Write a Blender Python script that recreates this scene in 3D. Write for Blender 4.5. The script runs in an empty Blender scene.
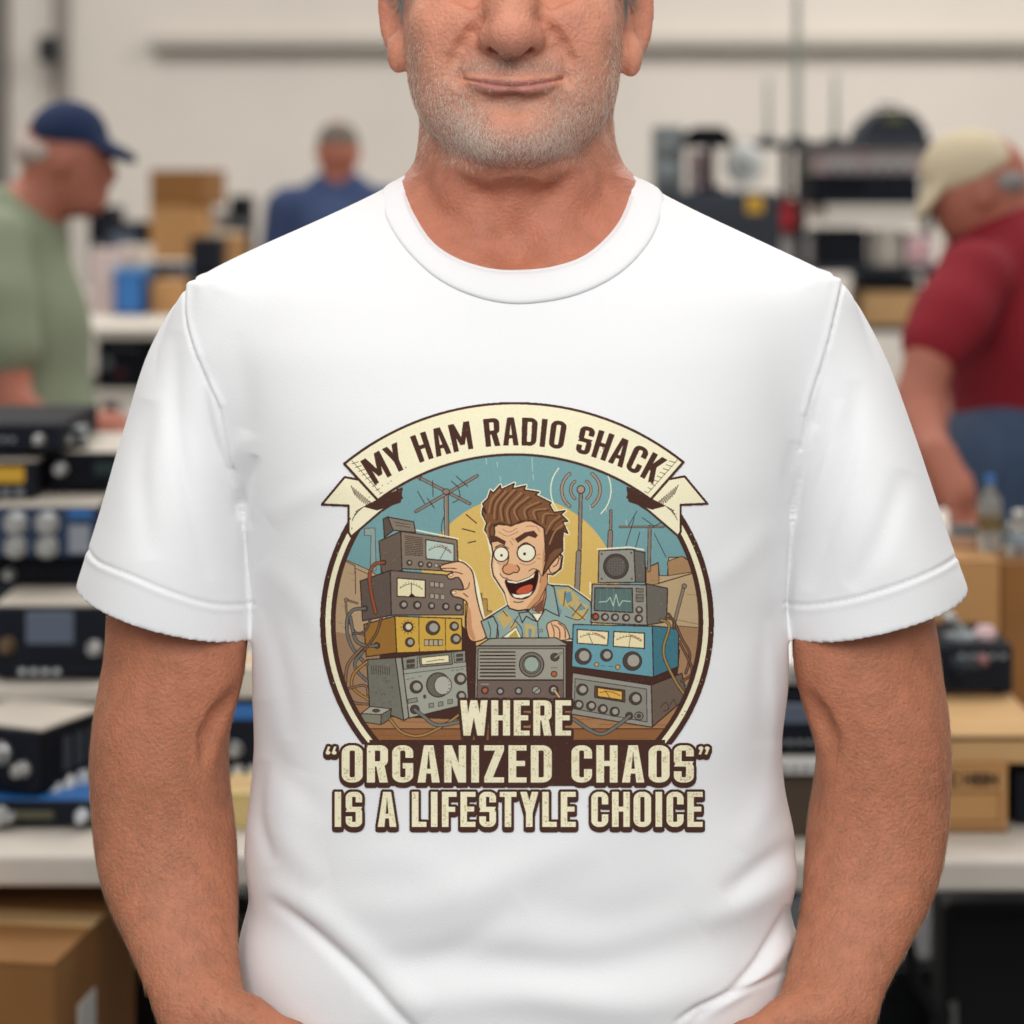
import sys, time as _t
_T0=_t.time()
import bpy, bmesh, math, random
import numpy as np
from mathutils import Vector, Matrix
from mathutils.bvhtree import BVHTree
random.seed(7)
SC = bpy.context.scene
COL = SC.collection
F, HOR, EYE_Z = 2417.78, 180.0, 1.51      # focal length in pixels of an 85 mm lens, horizon row, camera height
def wx(px, d): return (px-512)/F*d
def wz(py, d): return EYE_Z-(py-HOR)/F*d
def W(px, py, d): return Vector((wx(px, d), d, wz(py, d)))
def lin(c):
    if isinstance(c, str): c = [int(c[i:i+2], 16)/255 for i in (0, 2, 4)]
    return tuple((x/12.92 if x <= .04045 else ((x+.055)/1.055)**2.4) for x in c)

# ---------------------------------------------------------------- materials
MATS = {}
def mat(name, col, rough=.6, metal=0., bump=0., bscale=60., var=0., vscale=8., spec=.4, sheen=0., coat=0., emit=0., trans=0., alpha=1., attr=None, sss=0.):
    if name in MATS: return MATS[name]
    m = bpy.data.materials.new(name); m.use_nodes = True
    nt = m.node_tree; N = nt.nodes; L = nt.links; b = N['Principled BSDF']
    c = (*lin(col), 1) if isinstance(col, str) else (*col, 1)
    b.inputs['Base Color'].default_value = c
    b.inputs['Roughness'].default_value = rough; b.inputs['Metallic'].default_value = metal
    b.inputs['Specular IOR Level'].default_value = spec
    if sheen: b.inputs['Sheen Weight'].default_value = sheen
    if coat: b.inputs['Coat Weight'].default_value = coat
    if trans: b.inputs['Transmission Weight'].default_value = trans
    if emit: b.inputs['Emission Color'].default_value = c; b.inputs['Emission Strength'].default_value = emit
    if sss:
        b.inputs['Subsurface Weight'].default_value = sss; b.inputs['Subsurface Scale'].default_value = .006
        b.inputs['Subsurface Radius'].default_value = (1, .35, .2)
    tc = N.new('ShaderNodeTexCoord')
    src = None
    if attr:
        a = N.new('ShaderNodeAttribute'); a.attribute_name = attr; src = a.outputs['Color']
    if var:
        n = N.new('ShaderNodeTexNoise'); n.inputs['Scale'].default_value = vscale; n.inputs['Detail'].default_value = 5
        L.new(tc.outputs['Object'], n.inputs['Vector'])
        mx = N.new('ShaderNodeMix'); mx.data_type = 'RGBA'; mx.blend_type = 'MULTIPLY'; mx.inputs[0].default_value = 1
        if src: L.new(src, mx.inputs[6])
        else: mx.inputs[6].default_value = c
        r = N.new('ShaderNodeMapRange'); r.inputs[1].default_value = .3; r.inputs[2].default_value = .7
        r.inputs[3].default_value = 1-var; r.inputs[4].default_value = 1+var*.6
        L.new(n.outputs['Fac'], r.inputs[0]); cb = N.new('ShaderNodeCombineColor')
        for i in range(3): L.new(r.outputs[0], cb.inputs[i])
        L.new(cb.outputs[0], mx.inputs[7]); src = mx.outputs[2]
    if src: L.new(src, b.inputs['Base Color'])
    if bump:
        n = N.new('ShaderNodeTexNoise'); n.inputs['Scale'].default_value = bscale; n.inputs['Detail'].default_value = 4
        L.new(tc.outputs['Object'], n.inputs['Vector'])
        bp = N.new('ShaderNodeBump'); bp.inputs['Strength'].default_value = bump; bp.inputs['Distance'].default_value = .002
        L.new(n.outputs['Fac'], bp.inputs['Height']); L.new(bp.outputs[0], b.inputs['Normal'])
    MATS[name] = m
    return m

# ---------------------------------------------------------------- objects
def tag(o, label=None, cat=None, group=None, kind=None):
    if label: o['label'] = label
    if cat: o['category'] = cat
    if group: o['group'] = group
    if kind: o['kind'] = kind
    return o
def link(name, me, m=None, parent=None, smooth=False):
    o = bpy.data.objects.new(name, me); COL.objects.link(o)
    if m is not None and len(me.materials) == 0: me.materials.append(m)
    if parent is not None: o.parent = parent
    if smooth: me.shade_smooth()
    return o
def empty(name, loc=(0, 0, 0), rz=0., **k):
    o = bpy.data.objects.new(name, None); COL.objects.link(o)
    o.location = loc; o.rotation_euler = (0, 0, rz); o.empty_display_size = .05
    return tag(o, **k)

class MB:
    """collects simple solids into one bmesh"""
    def __init__(s): s.bm = bmesh.new()
    def box(s, x0, y0, z0, x1, y1, z1, bev=0., rot=None, taper=None):
        r = bmesh.ops.create_cube(s.bm, size=1); vs = r['verts']
        for v in vs:
            v.co = Vector(((x0+x1)/2+v.co.x*(x1-x0), (y0+y1)/2+v.co.y*(y1-y0), (z0+z1)/2+v.co.z*(z1-z0)))
            if taper and v.co.z > (z0+z1)/2:
                v.co.x = (x0+x1)/2+(v.co.x-(x0+x1)/2)*taper; v.co.y = (y0+y1)/2+(v.co.y-(y0+y1)/2)*taper
        if bev:
            es = list({e for v in vs for e in v.link_edges})
            r2 = bmesh.ops.bevel(s.bm, geom=es, offset=bev, segments=2, affect='EDGES', profile=.5)
            vs = list(set(r2['verts']) | {v for v in vs if v.is_valid})
        if rot: bmesh.ops.rotate(s.bm, verts=vs, cent=rot[0], matrix=rot[1])
        return s
    def cyl(s, a, b, r0, r1=None, n=20):
        a, b = Vector(a), Vector(b); r1 = r0 if r1 is None else r1
        q = (b-a).to_track_quat('Z', 'Y').to_matrix().to_4x4()
        bmesh.ops.create_cone(s.bm, cap_ends=True, segments=n, radius1=r0, radius2=max(r1, 1e-5), depth=(b-a).length, matrix=Matrix.Translation((a+b)/2) @ q)
        return s
    def lathe(s, c, prof, n=24, axis=(0, 0, 1)):
        q = Vector(axis).to_track_quat('Z', 'Y').to_matrix(); c = Vector(c); rings = []
        for r, h in prof:
            rings.append([s.bm.verts.new(c+q @ Vector((r*math.cos(2*math.pi*i/n), r*math.sin(2*math.pi*i/n), h))) for i in range(n)])
        for a, b in zip(rings, rings[1:]):
            for i in range(n): s.bm.faces.new((a[i], a[(i+1) % n], b[(i+1) % n], b[i]))
        s.bm.faces.new(rings[0][::-1]); s.bm.faces.new(rings[-1])
        return s
    def tube(s, pts, r, n=8):
        P = [Vector(p) for p in pts]; rings = []
        rr = r if isinstance(r, (list, tuple)) else [r]*len(P)
        for i, p in enumerate(P):
            t = (P[min(i+1, len(P)-1)]-P[max(i-1, 0)]).normalized()
            u = t.cross(Vector((0, 0, 1)) if abs(t.z) < .9 else Vector((1, 0, 0))).normalized(); v = t.cross(u)
            rings.append([s.bm.verts.new(p+(u*math.cos(2*math.pi*k/n)+v*math.sin(2*math.pi*k/n))*rr[i]) for k in range(n)])
        for a, b in zip(rings, rings[1:]):
            for i in range(n): s.bm.faces.new((a[i], a[(i+1) % n], b[(i+1) % n], b[i]))
        s.bm.faces.new(rings[0][::-1]); s.bm.faces.new(rings[-1])
        return s
    def ell(s, c, rx, ry, rz, n=20):
        bmesh.ops.create_uvsphere(s.bm, u_segments=n, v_segments=n//2, radius=1, matrix=Matrix.Translation(c) @ Matrix.Diagonal((rx, ry, rz, 1)))
        return s
    def prism(s, pts, y0, y1):
        """outline in x,z extruded in y"""
        a = [s.bm.verts.new((x, y0, z)) for x, z in pts]; b = [s.bm.verts.new((x, y1, z)) for x, z in pts]; n = len(pts)
        s.bm.faces.new(a); s.bm.faces.new(b[::-1])
        for i in range(n): s.bm.faces.new((a[i], b[i], b[(i+1) % n], a[(i+1) % n]))
        return s
    def build(s, name, m, parent=None, smooth=False):
        bmesh.ops.recalc_face_normals(s.bm, faces=s.bm.faces)
        me = bpy.data.meshes.new(name); s.bm.to_mesh(me); s.bm.free()
        o = link(name, me, m, parent)
        if smooth:
            me.shade_smooth()
            try: me.set_sharp_from_angle(angle=math.radians(38))
            except Exception: pass
        return o

# ---------------------------------------------------------------- implicit surfaces -> mesh
def sstep(a, b, x):
    t = np.clip((x-a)/(b-a), 0, 1); return t*t*(3-2*t)
class Field:
    def __init__(s, xs, ys, zs):
        s.xs, s.ys, s.zs = [np.asarray(a, np.float32) for a in (xs, ys, zs)]
        s.f = np.full((len(s.xs), len(s.ys), len(s.zs)), .05, np.float32)
    def win(s, lo, hi):
        r = []
        for a, l, h in zip((s.xs, s.ys, s.zs), lo, hi):
            i, j = np.searchsorted(a, l), np.searchsorted(a, h)
            r.append(slice(max(0, i-1), min(len(a), j+1)))
        return tuple(r)
    def grids(s, w):
        return s.xs[w[0]][:, None, None], s.ys[w[1]][None, :, None], s.zs[w[2]][None, None, :]
    def op(s, fn, lo, hi, k=0., mode='add', pad=None):
        pad = (k+.012) if pad is None else pad
        w = s.win([l-pad for l in lo], [h+pad for h in hi])
        if any(x.stop-x.start < 1 for x in w): return
        d = fn(*s.grids(w)).astype(np.float32); a = s.f[w]
        if mode == 'sub': d = -d; 
        if mode == 'add':
            r = np.minimum(a, d)
            if k: h = np.maximum(k-np.abs(a-d), 0)/k; r = r-h*h*k/4
        else:
            r = np.maximum(a, d)
            if k: h = np.maximum(k-np.abs(a-d), 0)/k; r = r+h*h*k/4
        s.f[w] = r
    def ellipsoid(s, c, r, k=0., mode='add', R=None):
        c = [float(x) for x in c]; r = [float(x) for x in r]; m = max(r)
        def fn(X, Y, Z):
            x, y, z = X-c[0], Y-c[1], Z-c[2]
            if R is not None:
                x, y, z = (R[0][0]*x+R[0][1]*y+R[0][2]*z, R[1][0]*x+R[1][1]*y+R[1][2]*z, R[2][0]*x+R[2][1]*y+R[2][2]*z)
            q = np.sqrt((x/r[0])**2+(y/r[1])**2+(z/r[2])**2)+1e-9
            g = np.sqrt((x/r[0]**2)**2+(y/r[1]**2)**2+(z/r[2]**2)**2)+1e-9
            return q*(q-1)/g
        b = [m]*3 if R is not None else r
        s.op(fn, [c[i]-b[i] for i in range(3)], [c[i]+b[i] for i in range(3)], k, mode)
    def cone(s, a, b, r0, r1, k=0., mode='add', flat=1.):
        a, b = np.array(a, float), np.array(b, float); d = b-a; L = float(d@d)+1e-12; R = max(r0, r1)
        def fn(X, Y, Z):
            t = np.clip(((X-a[0])*d[0]+(Y-a[1])*d[1]+(Z-a[2])*d[2])/L, 0, 1)
            return np.sqrt((X-a[0]-t*d[0])**2+((Y-a[1]-t*d[1])/flat)**2+(Z-a[2]-t*d[2])**2)-(r0+(r1-r0)*t)
        lo = np.minimum(a, b)-R; hi = np.maximum(a, b)+R
        s.op(fn, lo, hi, k, mode)
    def chain(s, pts, rad, k=.004, mode='add', flat=1.):
        for i in range(len(pts)-1): s.cone(pts[i], pts[i+1], rad[i], rad[i+1], k if i or mode == 'sub' else k, mode, flat)
    def sections(s, rows, k=0., n=2., grow=0., lo=None, hi=None, sm=.004):
        """rows: (z, x0, x1, yf, yc, yb[, exponent]) from top down or bottom up; ellipse-like slices stacked in z"""
        R = np.array(sorted([tuple(r)+((n,) if len(r) == 6 else ()) for r in rows]), float)
        zz = s.zs.astype(float)
        zu = np.arange(R[0, 0], R[-1, 0]+.001, .001); w_ = int(3*sm/.001)+1
        ker = np.exp(-.5*(np.arange(-w_, w_+1)*.001/sm)**2); ker /= ker.sum()
        P = []
        for i in range(1, 7):
            p = np.interp(zu, R[:, 0], R[:, i])
            lo_, hi_ = 2*p[0]-p[1:w_+1][::-1] if len(p) > w_ else np.full(w_, p[0]), 2*p[-1]-p[-w_-1:-1][::-1] if len(p) > w_ else np.full(w_, p[-1])
            p = np.convolve(np.r_[lo_, p, hi_], ker, 'valid'); P.append(np.interp(zz, zu, p))
        x0, x1, yf, yc, yb, ex = [p.astype(np.float32) for p in P]
        zt, zb = R[-1, 0], R[0, 0]
        def fn(X, Y, Z):
            i = np.searchsorted(s.zs, Z.ravel()[0]); nz = Z.shape[2]; sl = slice(i, i+nz)
            cx = ((x0+x1)/2)[sl]; a = np.maximum(((x1-x0)/2)[sl]+grow, 1e-4)
            b = np.where(Y < yc[sl], (yc-yf)[sl]+grow, (yb-yc)[sl]+grow); b = np.maximum(b, 1e-4); e = ex[sl]
            u = np.abs(X-cx)/a; v = np.abs(Y-yc[sl])/b
            q = (u**e+v**e+1e-12)**(1/e)
            g = np.sqrt((u**(2*e-2))/(a*a)+(v**(2*e-2))/(b*b)+1e-9)/np.maximum(q, 1e-3)**(e-1)
            d = (q-1)/np.maximum(g, .5/np.maximum(a, b))
            d = np.minimum(d, .1)
            d = np.where(d < 0, np.maximum(d, -.04), d)
            return np.maximum(d, np.maximum(Z-zt-grow, zb-Z-grow))
        L = (R[:, 1].min()-abs(grow), R[:, 3].min()-abs(grow), zb-abs(grow)) if lo is None else lo
        H = (R[:, 2].max()+abs(grow), R[:, 5].max()+abs(grow), zt+abs(grow)) if hi is None else hi
        s.op(fn, L, H, k)
    def mesh(s, name, relax=2):
        f = s.f; S = f < 0; nx, ny, nz = f.shape
        c = np.zeros((nx-1, ny-1, nz-1), np.int8)
        for dx in (0, 1):
            for dy in (0, 1):
                for dz in (0, 1): c += S[dx:nx-1+dx, dy:ny-1+dy, dz:nz-1+dz]
        act = (c > 0) & (c < 8); I, J, K = np.where(act)
        idx = np.full(act.shape, -1, np.int64); idx[I, J, K] = np.arange(len(I))
        acc = np.zeros((len(I), 3)); cnt = np.zeros(len(I))
        ax = (s.xs.astype(float), s.ys.astype(float), s.zs.astype(float))
        cor = [(0, 0, 0), (1, 0, 0), (0, 1, 0), (1, 1, 0), (0, 0, 1), (1, 0, 1), (0, 1, 1), (1, 1, 1)]
        for a, b in [(0, 1), (2, 3), (4, 5), (6, 7), (0, 2), (1, 3), (4, 6), (5, 7), (0, 4), (1, 5), (2, 6), (3, 7)]:
            A, B = cor[a], cor[b]
            fa = f[I+A[0], J+A[1], K+A[2]].astype(float); fb = f[I+B[0], J+B[1], K+B[2]].astype(float)
            m = (fa < 0) != (fb < 0); t = np.where(m, fa/np.where(m, fa-fb, 1), 0)
            pa = np.stack([ax[0][I+A[0]], ax[1][J+A[1]], ax[2][K+A[2]]], 1); pb = np.stack([ax[0][I+B[0]], ax[1][J+B[1]], ax[2][K+B[2]]], 1)
            acc += np.where(m[:, None], pa+(pb-pa)*t[:, None], 0); cnt += m
        V = acc/np.maximum(cnt, 1)[:, None]
        Q = []
        for axis in range(3):
            sl0 = [slice(None)]*3; sl1 = [slice(None)]*3; sl0[axis] = slice(0, -1); sl1[axis] = slice(1, None)
            a, b = S[tuple(sl0)], S[tuple(sl1)]; X = np.array(np.where(a != b)).T
            o1, o2 = (axis+1) % 3, (axis+2) % 3; sh = act.shape
            X = X[(X[:, o1] > 0) & (X[:, o2] > 0) & (X[:, o1] < sh[o1]) & (X[:, o2] < sh[o2])]
            def g(d1, d2):
                Yx = X.copy(); Yx[:, o1] += d1; Yx[:, o2] += d2; return idx[Yx[:, 0], Yx[:, 1], Yx[:, 2]]
            q = np.stack([g(-1, -1), g(0, -1), g(0, 0), g(-1, 0)], 1)
            inside = a[X[:, 0], X[:, 1], X[:, 2]]
            q[~inside] = q[~inside][:, ::-1]
            Q.append(q)
        Q = np.concatenate(Q); Q = Q[(Q >= 0).all(1)]
        for _ in range(relax):
            sm = np.zeros_like(V); n = np.zeros(len(V))
            for i in range(4):
                j = (i+1) % 4
                np.add.at(sm, Q[:, i], V[Q[:, j]]); np.add.at(n, Q[:, i], 1)
                np.add.at(sm, Q[:, j], V[Q[:, i]]); np.add.at(n, Q[:, j], 1)
            V = V*.5+.5*sm/np.maximum(n, 1)[:, None]
        s.V, s.Q = V, Q
        return V, Q
def mesh_np(name, V, Q):
    me = bpy.data.meshes.new(name)
    me.vertices.add(len(V)); me.vertices.foreach_set('co', np.ascontiguousarray(V, np.float32).ravel())
    nq = len(Q); w = Q.shape[1]
    me.loops.add(nq*w); me.loops.foreach_set('vertex_index', np.ascontiguousarray(Q, np.int32).ravel())
    me.polygons.add(nq); me.polygons.foreach_set('loop_start', np.arange(0, nq*w, w, dtype=np.int32))
    me.polygons.foreach_set('loop_total', np.full(nq, w, np.int32))
    me.update(calc_edges=True); me.validate()
    return me
def set_color(me, C, name='tint'):
    a = me.color_attributes.new(name, 'FLOAT_COLOR', 'POINT')
    D = np.ones((len(C), 4), np.float32); D[:, :3] = C; a.data.foreach_set('color', D.ravel())
def vnormals(V, Q):
    n = np.cross(V[Q[:, 2]]-V[Q[:, 0]], V[Q[:, 3]]-V[Q[:, 1]]); N = np.zeros_like(V)
    for i in range(4): np.add.at(N, Q[:, i], n)
    return N/np.maximum(np.linalg.norm(N, axis=1), 1e-12)[:, None]
def proj(V):
    """where a point would be seen from the photographer's place"""
    return 512+V[:, 0]/V[:, 1]*F, HOR-(V[:, 2]-EYE_Z)/V[:, 1]*F
def strands(name, V, Q, N, dens, count, length, width, comb, m, parent, rs, curl=.35, segs=3, lift=.5):
    """short hairs rooted on a mesh: dens weights per vertex, comb direction function"""
    fw = dens[Q].mean(1); ar = np.linalg.norm(np.cross(V[Q[:, 2]]-V[Q[:, 0]], V[Q[:, 3]]-V[Q[:, 1]]), axis=1)
    p = fw*ar; p = p/p.sum(); f = rs.choice(len(Q), count, p=p)
    w = rs.dirichlet([1, 1, 1, 1], count); R0 = (V[Q[f]]*w[..., None]).sum(1); Nn = (N[Q[f]]*w[..., None]).sum(1)
    Nn /= np.linalg.norm(Nn, axis=1)[:, None]
    cd = comb(R0)+rs.normal(0, curl, (count, 3)); cd -= (cd*Nn).sum(1)[:, None]*Nn; cd /= np.linalg.norm(cd, axis=1)[:, None]+1e-9
    Ls = length*(.6+.8*rs.rand(count)); wd = width*(.7+.6*rs.rand(count))
    side = np.cross(Nn, cd); PV = []; PQ = []
    k = segs+1
    P = np.zeros((count, k, 3, 3))
    for i in range(k):
        t = i/segs
        c = R0-Nn*.0003+Nn*(Ls*lift*(t-.45*t*t))[:, None]+cd*(Ls*(.55*t+.45*t*t))[:, None]
        r = (wd*(1-.85*t)/2)[:, None]
        for j in range(3):
            a = 2*math.pi*j/3; P[:, i, j] = c+side*(r*math.cos(a))+Nn*(r*math.sin(a))
    V2 = P.reshape(-1, 3); b = (np.arange(count)*k*3)[:, None, None, None]
    i = np.arange(segs)[None, :, None, None]*3; j = np.arange(3)[None, None, :, None]
    jn = (j+1) % 3
    Q2 = np.concatenate([b+i+j, b+i+jn, b+i+3+jn, b+i+3+j], axis=3).reshape(-1, 4)
    me = mesh_np(name, V2, Q2)
    return link(name, me, m, parent, True)
# ---------------------------------------------------------------- printed artwork (drawn as colour cells, later laid on the cloth)
import numpy as np, math
AX0, AY0, AX1, AY1, SS = 314, 396, 720, 840, 4
AW, AH = (AX1-AX0)*SS, (AY1-AY0)*SS
ART = np.zeros((AH, AW, 3), np.float32)
ALPHA = np.zeros((AH, AW), bool)

def hexc(h):
    h = h.lstrip('#')
    return np.array([int(h[i:i+2], 16)/255 for i in (0, 2, 4)], np.float32)

BR, CR, INK = hexc('4b3129'), hexc('f5edca'), hexc('3f2a24')

class Frame:                       # a local drawing frame: origin and scale
    def __init__(s, ox, oy, k): s.ox, s.oy, s.k = ox, oy, k
    def __call__(s, pts): return [(s.ox+p[0]/s.k, s.oy+p[1]/s.k) for p in pts]
ZI = Frame(0, 0, 1)

def _sub(x0, y0, x1, y1):
    i0 = max(0, int((y0-AY0)*SS)-2); i1 = min(AH, int((y1-AY0)*SS)+3)
    j0 = max(0, int((x0-AX0)*SS)-2); j1 = min(AW, int((x1-AX0)*SS)+3)
    if i1 <= i0 or j1 <= j0: return None
    yy = AY0+(np.arange(i0, i1)+.5)/SS; xx = AX0+(np.arange(j0, j1)+.5)/SS
    X, Y = np.meshgrid(xx, yy)
    return i0, i1, j0, j1, X, Y

def _paint(s, m, col):
    i0, i1, j0, j1 = s[:4]
    if CLIP is not None: m = m & CLIP[i0:i1, j0:j1]
    ART[i0:i1, j0:j1][m] = col
    ALPHA[i0:i1, j0:j1] |= m

CLIP = None

def smooth(pts, closed=True, n=6):
    P = [np.array(p, float) for p in pts]; N = len(P); out = []
    rng = range(N) if closed else range(N-1)
    for i in rng:
        if closed: a, b, c, d = P[i-1], P[i], P[(i+1) % N], P[(i+2) % N]
        else: a, b, c, d = P[max(i-1, 0)], P[i], P[i+1], P[min(i+2, N-1)]
        for k in range(n):
            t = k/n
            out.append(tuple(.5*((2*b)+(-a+c)*t+(2*a-5*b+4*c-d)*t*t+(-a+3*b-3*c+d)*t**3)))
    if not closed: out.append(tuple(P[-1]))
    return out

def polymask(pts, X, Y):
    m = np.zeros(X.shape, bool); n = len(pts)
    for i in range(n):
        x0, y0 = pts[i]; x1, y1 = pts[(i+1) % n]
        if y0 == y1: continue
        c = ((y0 > Y) != (y1 > Y)) & (X < (x1-x0)*(Y-y0)/(y1-y0)+x0)
        m ^= c
    return m

def segdist(pts, X, Y):
    D = np.full(X.shape, 1e9)
    for i in range(len(pts)-1):
        ax, ay = pts[i]; bx, by = pts[i+1]
        dx, dy = bx-ax, by-ay; L = dx*dx+dy*dy+1e-12
        t = np.clip(((X-ax)*dx+(Y-ay)*dy)/L, 0, 1)
        D = np.minimum(D, (X-ax-t*dx)**2+(Y-ay-t*dy)**2)
    return np.sqrt(D)

def line(pts, w, col, z=ZI, sm=False, out=None, oc=None):
    pts = z(pts)
    if sm and len(pts) > 2: pts = smooth(pts, False)
    if out: line(pts, w+2*out, INK if oc is None else oc)
    xs = [p[0] for p in pts]; ys = [p[1] for p in pts]
    s = _sub(min(xs)-w, min(ys)-w, max(xs)+w, max(ys)+w)
    if s is None: return
    _paint(s, segdist(pts, s[4], s[5]) < w/2, col)

def poly(pts, col, z=ZI, sm=False, out=0, oc=None):
    pts = z(pts)
    if sm: pts = smooth(pts)
    xs = [p[0] for p in pts]; ys = [p[1] for p in pts]
    s = _sub(min(xs)-1, min(ys)-1, max(xs)+1, max(ys)+1)
    if s is None: return
    _paint(s, polymask(pts, s[4], s[5]), col)
    if out: line(list(pts)+[pts[0]], out, INK if oc is None else oc)

def ell(c, rx, ry, col, z=ZI, out=0, oc=None, a=0.):
    (cx, cy), = z([c]); rx /= z.k; ry /= z.k
    n = 28 if max(rx, ry) < 40 else 120; pts = []
    for i in range(n):
        t = 2*math.pi*i/n; x, y = rx*math.cos(t), ry*math.sin(t)
        pts.append((cx+x*math.cos(a)-y*math.sin(a), cy+x*math.sin(a)+y*math.cos(a)))
    poly(pts, col, out=out, oc=oc)

def quadmap(q):                # unit square -> quad (tl, tr, br, bl)
    def f(u, v):
        return ((1-u)*(1-v)*q[0][0]+u*(1-v)*q[1][0]+u*v*q[2][0]+(1-u)*v*q[3][0],
                (1-u)*(1-v)*q[0][1]+u*(1-v)*q[1][1]+u*v*q[2][1]+(1-u)*v*q[3][1])
    return f

# ---- lettering: condensed block capitals described by simple rules
def _rr(u, v, x0, y0, x1, y1, r):
    cx = np.clip(u, x0+r, x1-r); cy = np.clip(v, y0+r, y1-r)
    return (u >= x0) & (u <= x1) & (v >= y0) & (v <= y1) & ((u-cx)**2+(v-cy)**2 <= r*r+1e-9)
def _bx(u, v, x0, y0, x1, y1): return (u >= x0) & (u <= x1) & (v >= y0) & (v <= y1)
def _tri(u, v, pts): return polymask(pts, u, v)
GW = dict(I=.20, L=.37, F=.37, E=.38, T=.42, J=.3, A=.47, H=.45, N=.46, Z=.42, Y=.46, K=.46, R=.44, D=.44,
          O=.44, C=.43, G=.44, S=.42, M=.60, W=.66)
GW[' '] = .2; GW['q'] = .26; GW['p'] = .26
def glyph(ch, u, v, t=.19):
    w = GW[ch]; b = _bx; h = t*.86
    if ch == 'I': return b(u, v, 0, 0, t, 1) if w <= t+.02 else b(u, v, (w-t)/2, 0, (w+t)/2, 1)
    if ch == 'L': return b(u, v, 0, 0, t, 1) | b(u, v, 0, 1-h, w, 1)
    if ch == 'F': return b(u, v, 0, 0, t, 1) | b(u, v, 0, 0, w, h) | b(u, v, 0, .43, w*.9, .43+h)
    if ch == 'E': return b(u, v, 0, 0, t, 1) | b(u, v, 0, 0, w, h) | b(u, v, 0, .42, w*.92, .42+h) | b(u, v, 0, 1-h, w, 1)
    if ch == 'T': return b(u, v, 0, 0, w, h) | b(u, v, (w-t)/2, 0, (w+t)/2, 1)
    if ch == 'H': return b(u, v, 0, 0, t, 1) | b(u, v, w-t, 0, w, 1) | b(u, v, 0, .42, w, .42+h)
    if ch == 'N': return b(u, v, 0, 0, t*.92, 1) | b(u, v, w-t*.92, 0, w, 1) | _tri(u, v, [(0, 0), (t, 0), (w, 1), (w-t, 1)])
    if ch == 'Z': return b(u, v, 0, 0, w, h) | b(u, v, 0, 1-h, w, 1) | _tri(u, v, [(w-t*1.1, h*.9), (w, h*.9), (t*1.1, 1-h*.9), (0, 1-h*.9)])
    if ch == 'Y': return b(u, v, (w-t)/2, .52, (w+t)/2, 1) | _tri(u, v, [(0, 0), (t*1.02, 0), ((w+t)/2, .6), ((w-t)/2, .6)]) | _tri(u, v, [(w, 0), (w-t*1.02, 0), ((w-t)/2, .6), ((w+t)/2, .6)])
    if ch == 'K': return b(u, v, 0, 0, t, 1) | _tri(u, v, [(w-t*1.1, 0), (w, 0), (t*1.5, .62), (t*.5, .62)]) | _tri(u, v, [(t*.9, .42), (t*1.8, .34), (w, 1), (w-t*1.1, 1)])
    if ch == 'A':
        o = _tri(u, v, [(0, 1), (w/2-t*.6, 0), (w/2+t*.6, 0), (w, 1)])
        i = _tri(u, v, [(t*1.02, 1.01), (w/2, .16), (w-t*1.02, 1.01)])
        return o & (~i | b(u, v, 0, .63, w, .63+h*.9))
    if ch == 'M':
        return b(u, v, 0, 0, t*.95, 1) | b(u, v, w-t*.95, 0, w, 1) | _tri(u, v, [(0, 0), (t*1.05, 0), (w/2+t*.42, .8), (w/2-t*.42, .8)]) | _tri(u, v, [(w, 0), (w-t*1.05, 0), (w/2-t*.42, .8), (w/2+t*.42, .8)])
    if ch == 'W':
        q = w/4; s = t*.48
        return (_tri(u, v, [(0, 0), (2*s, 0), (q+s, 1), (q-s, 1)]) | _tri(u, v, [(2*q-s, 0), (2*q+s, 0), (q+s, 1), (q-s, 1)])
                | _tri(u, v, [(2*q-s, 0), (2*q+s, 0), (3*q+s, 1), (3*q-s, 1)]) | _tri(u, v, [(w-2*s, 0), (w, 0), (3*q+s, 1), (3*q-s, 1)]))
    r = w*.46; ri = max(r-t, .03)
    if ch in 'OCG':
        m = _rr(u, v, 0, 0, w, 1, r) & ~_rr(u, v, t, h, w-t, 1-h, ri)
        if ch == 'C': m &= ~b(u, v, w*.5, .36, w+1, .64)
        if ch == 'G': m = (m & ~b(u, v, w*.5, .34, w+1, .5)) | b(u, v, w*.5, .48, w, .48+h) | b(u, v, w-t, .48, w, .8)
        return m
    if ch == 'D':
        return (_rr(u, v, -w*.4, 0, w, 1, r) & ~_rr(u, v, -w*.4+t, h, w-t, 1-h, ri) & (u >= 0)) | b(u, v, 0, 0, t, 1)
    if ch == 'R':
        bw = _rr(u, v, -w*.4, 0, w, .56+h*.1, w*.36) & ~_rr(u, v, -w*.4, h, w-t, .56-h*.9, max(w*.36-t, .03)) & (u >= 0)
        return bw | b(u, v, 0, 0, t, 1) | _tri(u, v, [(w*.42, .5), (w*.42+t*1.05, .48), (w, 1), (w-t*1.08, 1)])
    if ch == 'S':
        a = _rr(u, v, 0, 0, w, .5+h/2, r*.9) & ~_rr(u, v, t, h, w-t, .5-h/2, ri*.8) & ~b(u, v, w*.5, .3, w+1, .5-h/2)
        c = _rr(u, v, 0, .5-h/2, w, 1, r*.9) & ~_rr(u, v, t, .5+h/2, w-t, 1-h, ri*.8) & ~b(u, v, -1, .5+h/2, w*.5, .7)
        return a | c
    if ch == 'q': # opening quotes
        return ((u-.06)**2+(v-.20)**2 < .0026) | ((u-.19)**2+(v-.20)**2 < .0026) | _tri(u, v, [(.01, .2), (.06, .03), (.11, .04), (.07, .16)]) | _tri(u, v, [(.14, .2), (.19, .03), (.24, .04), (.20, .16)])
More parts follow.
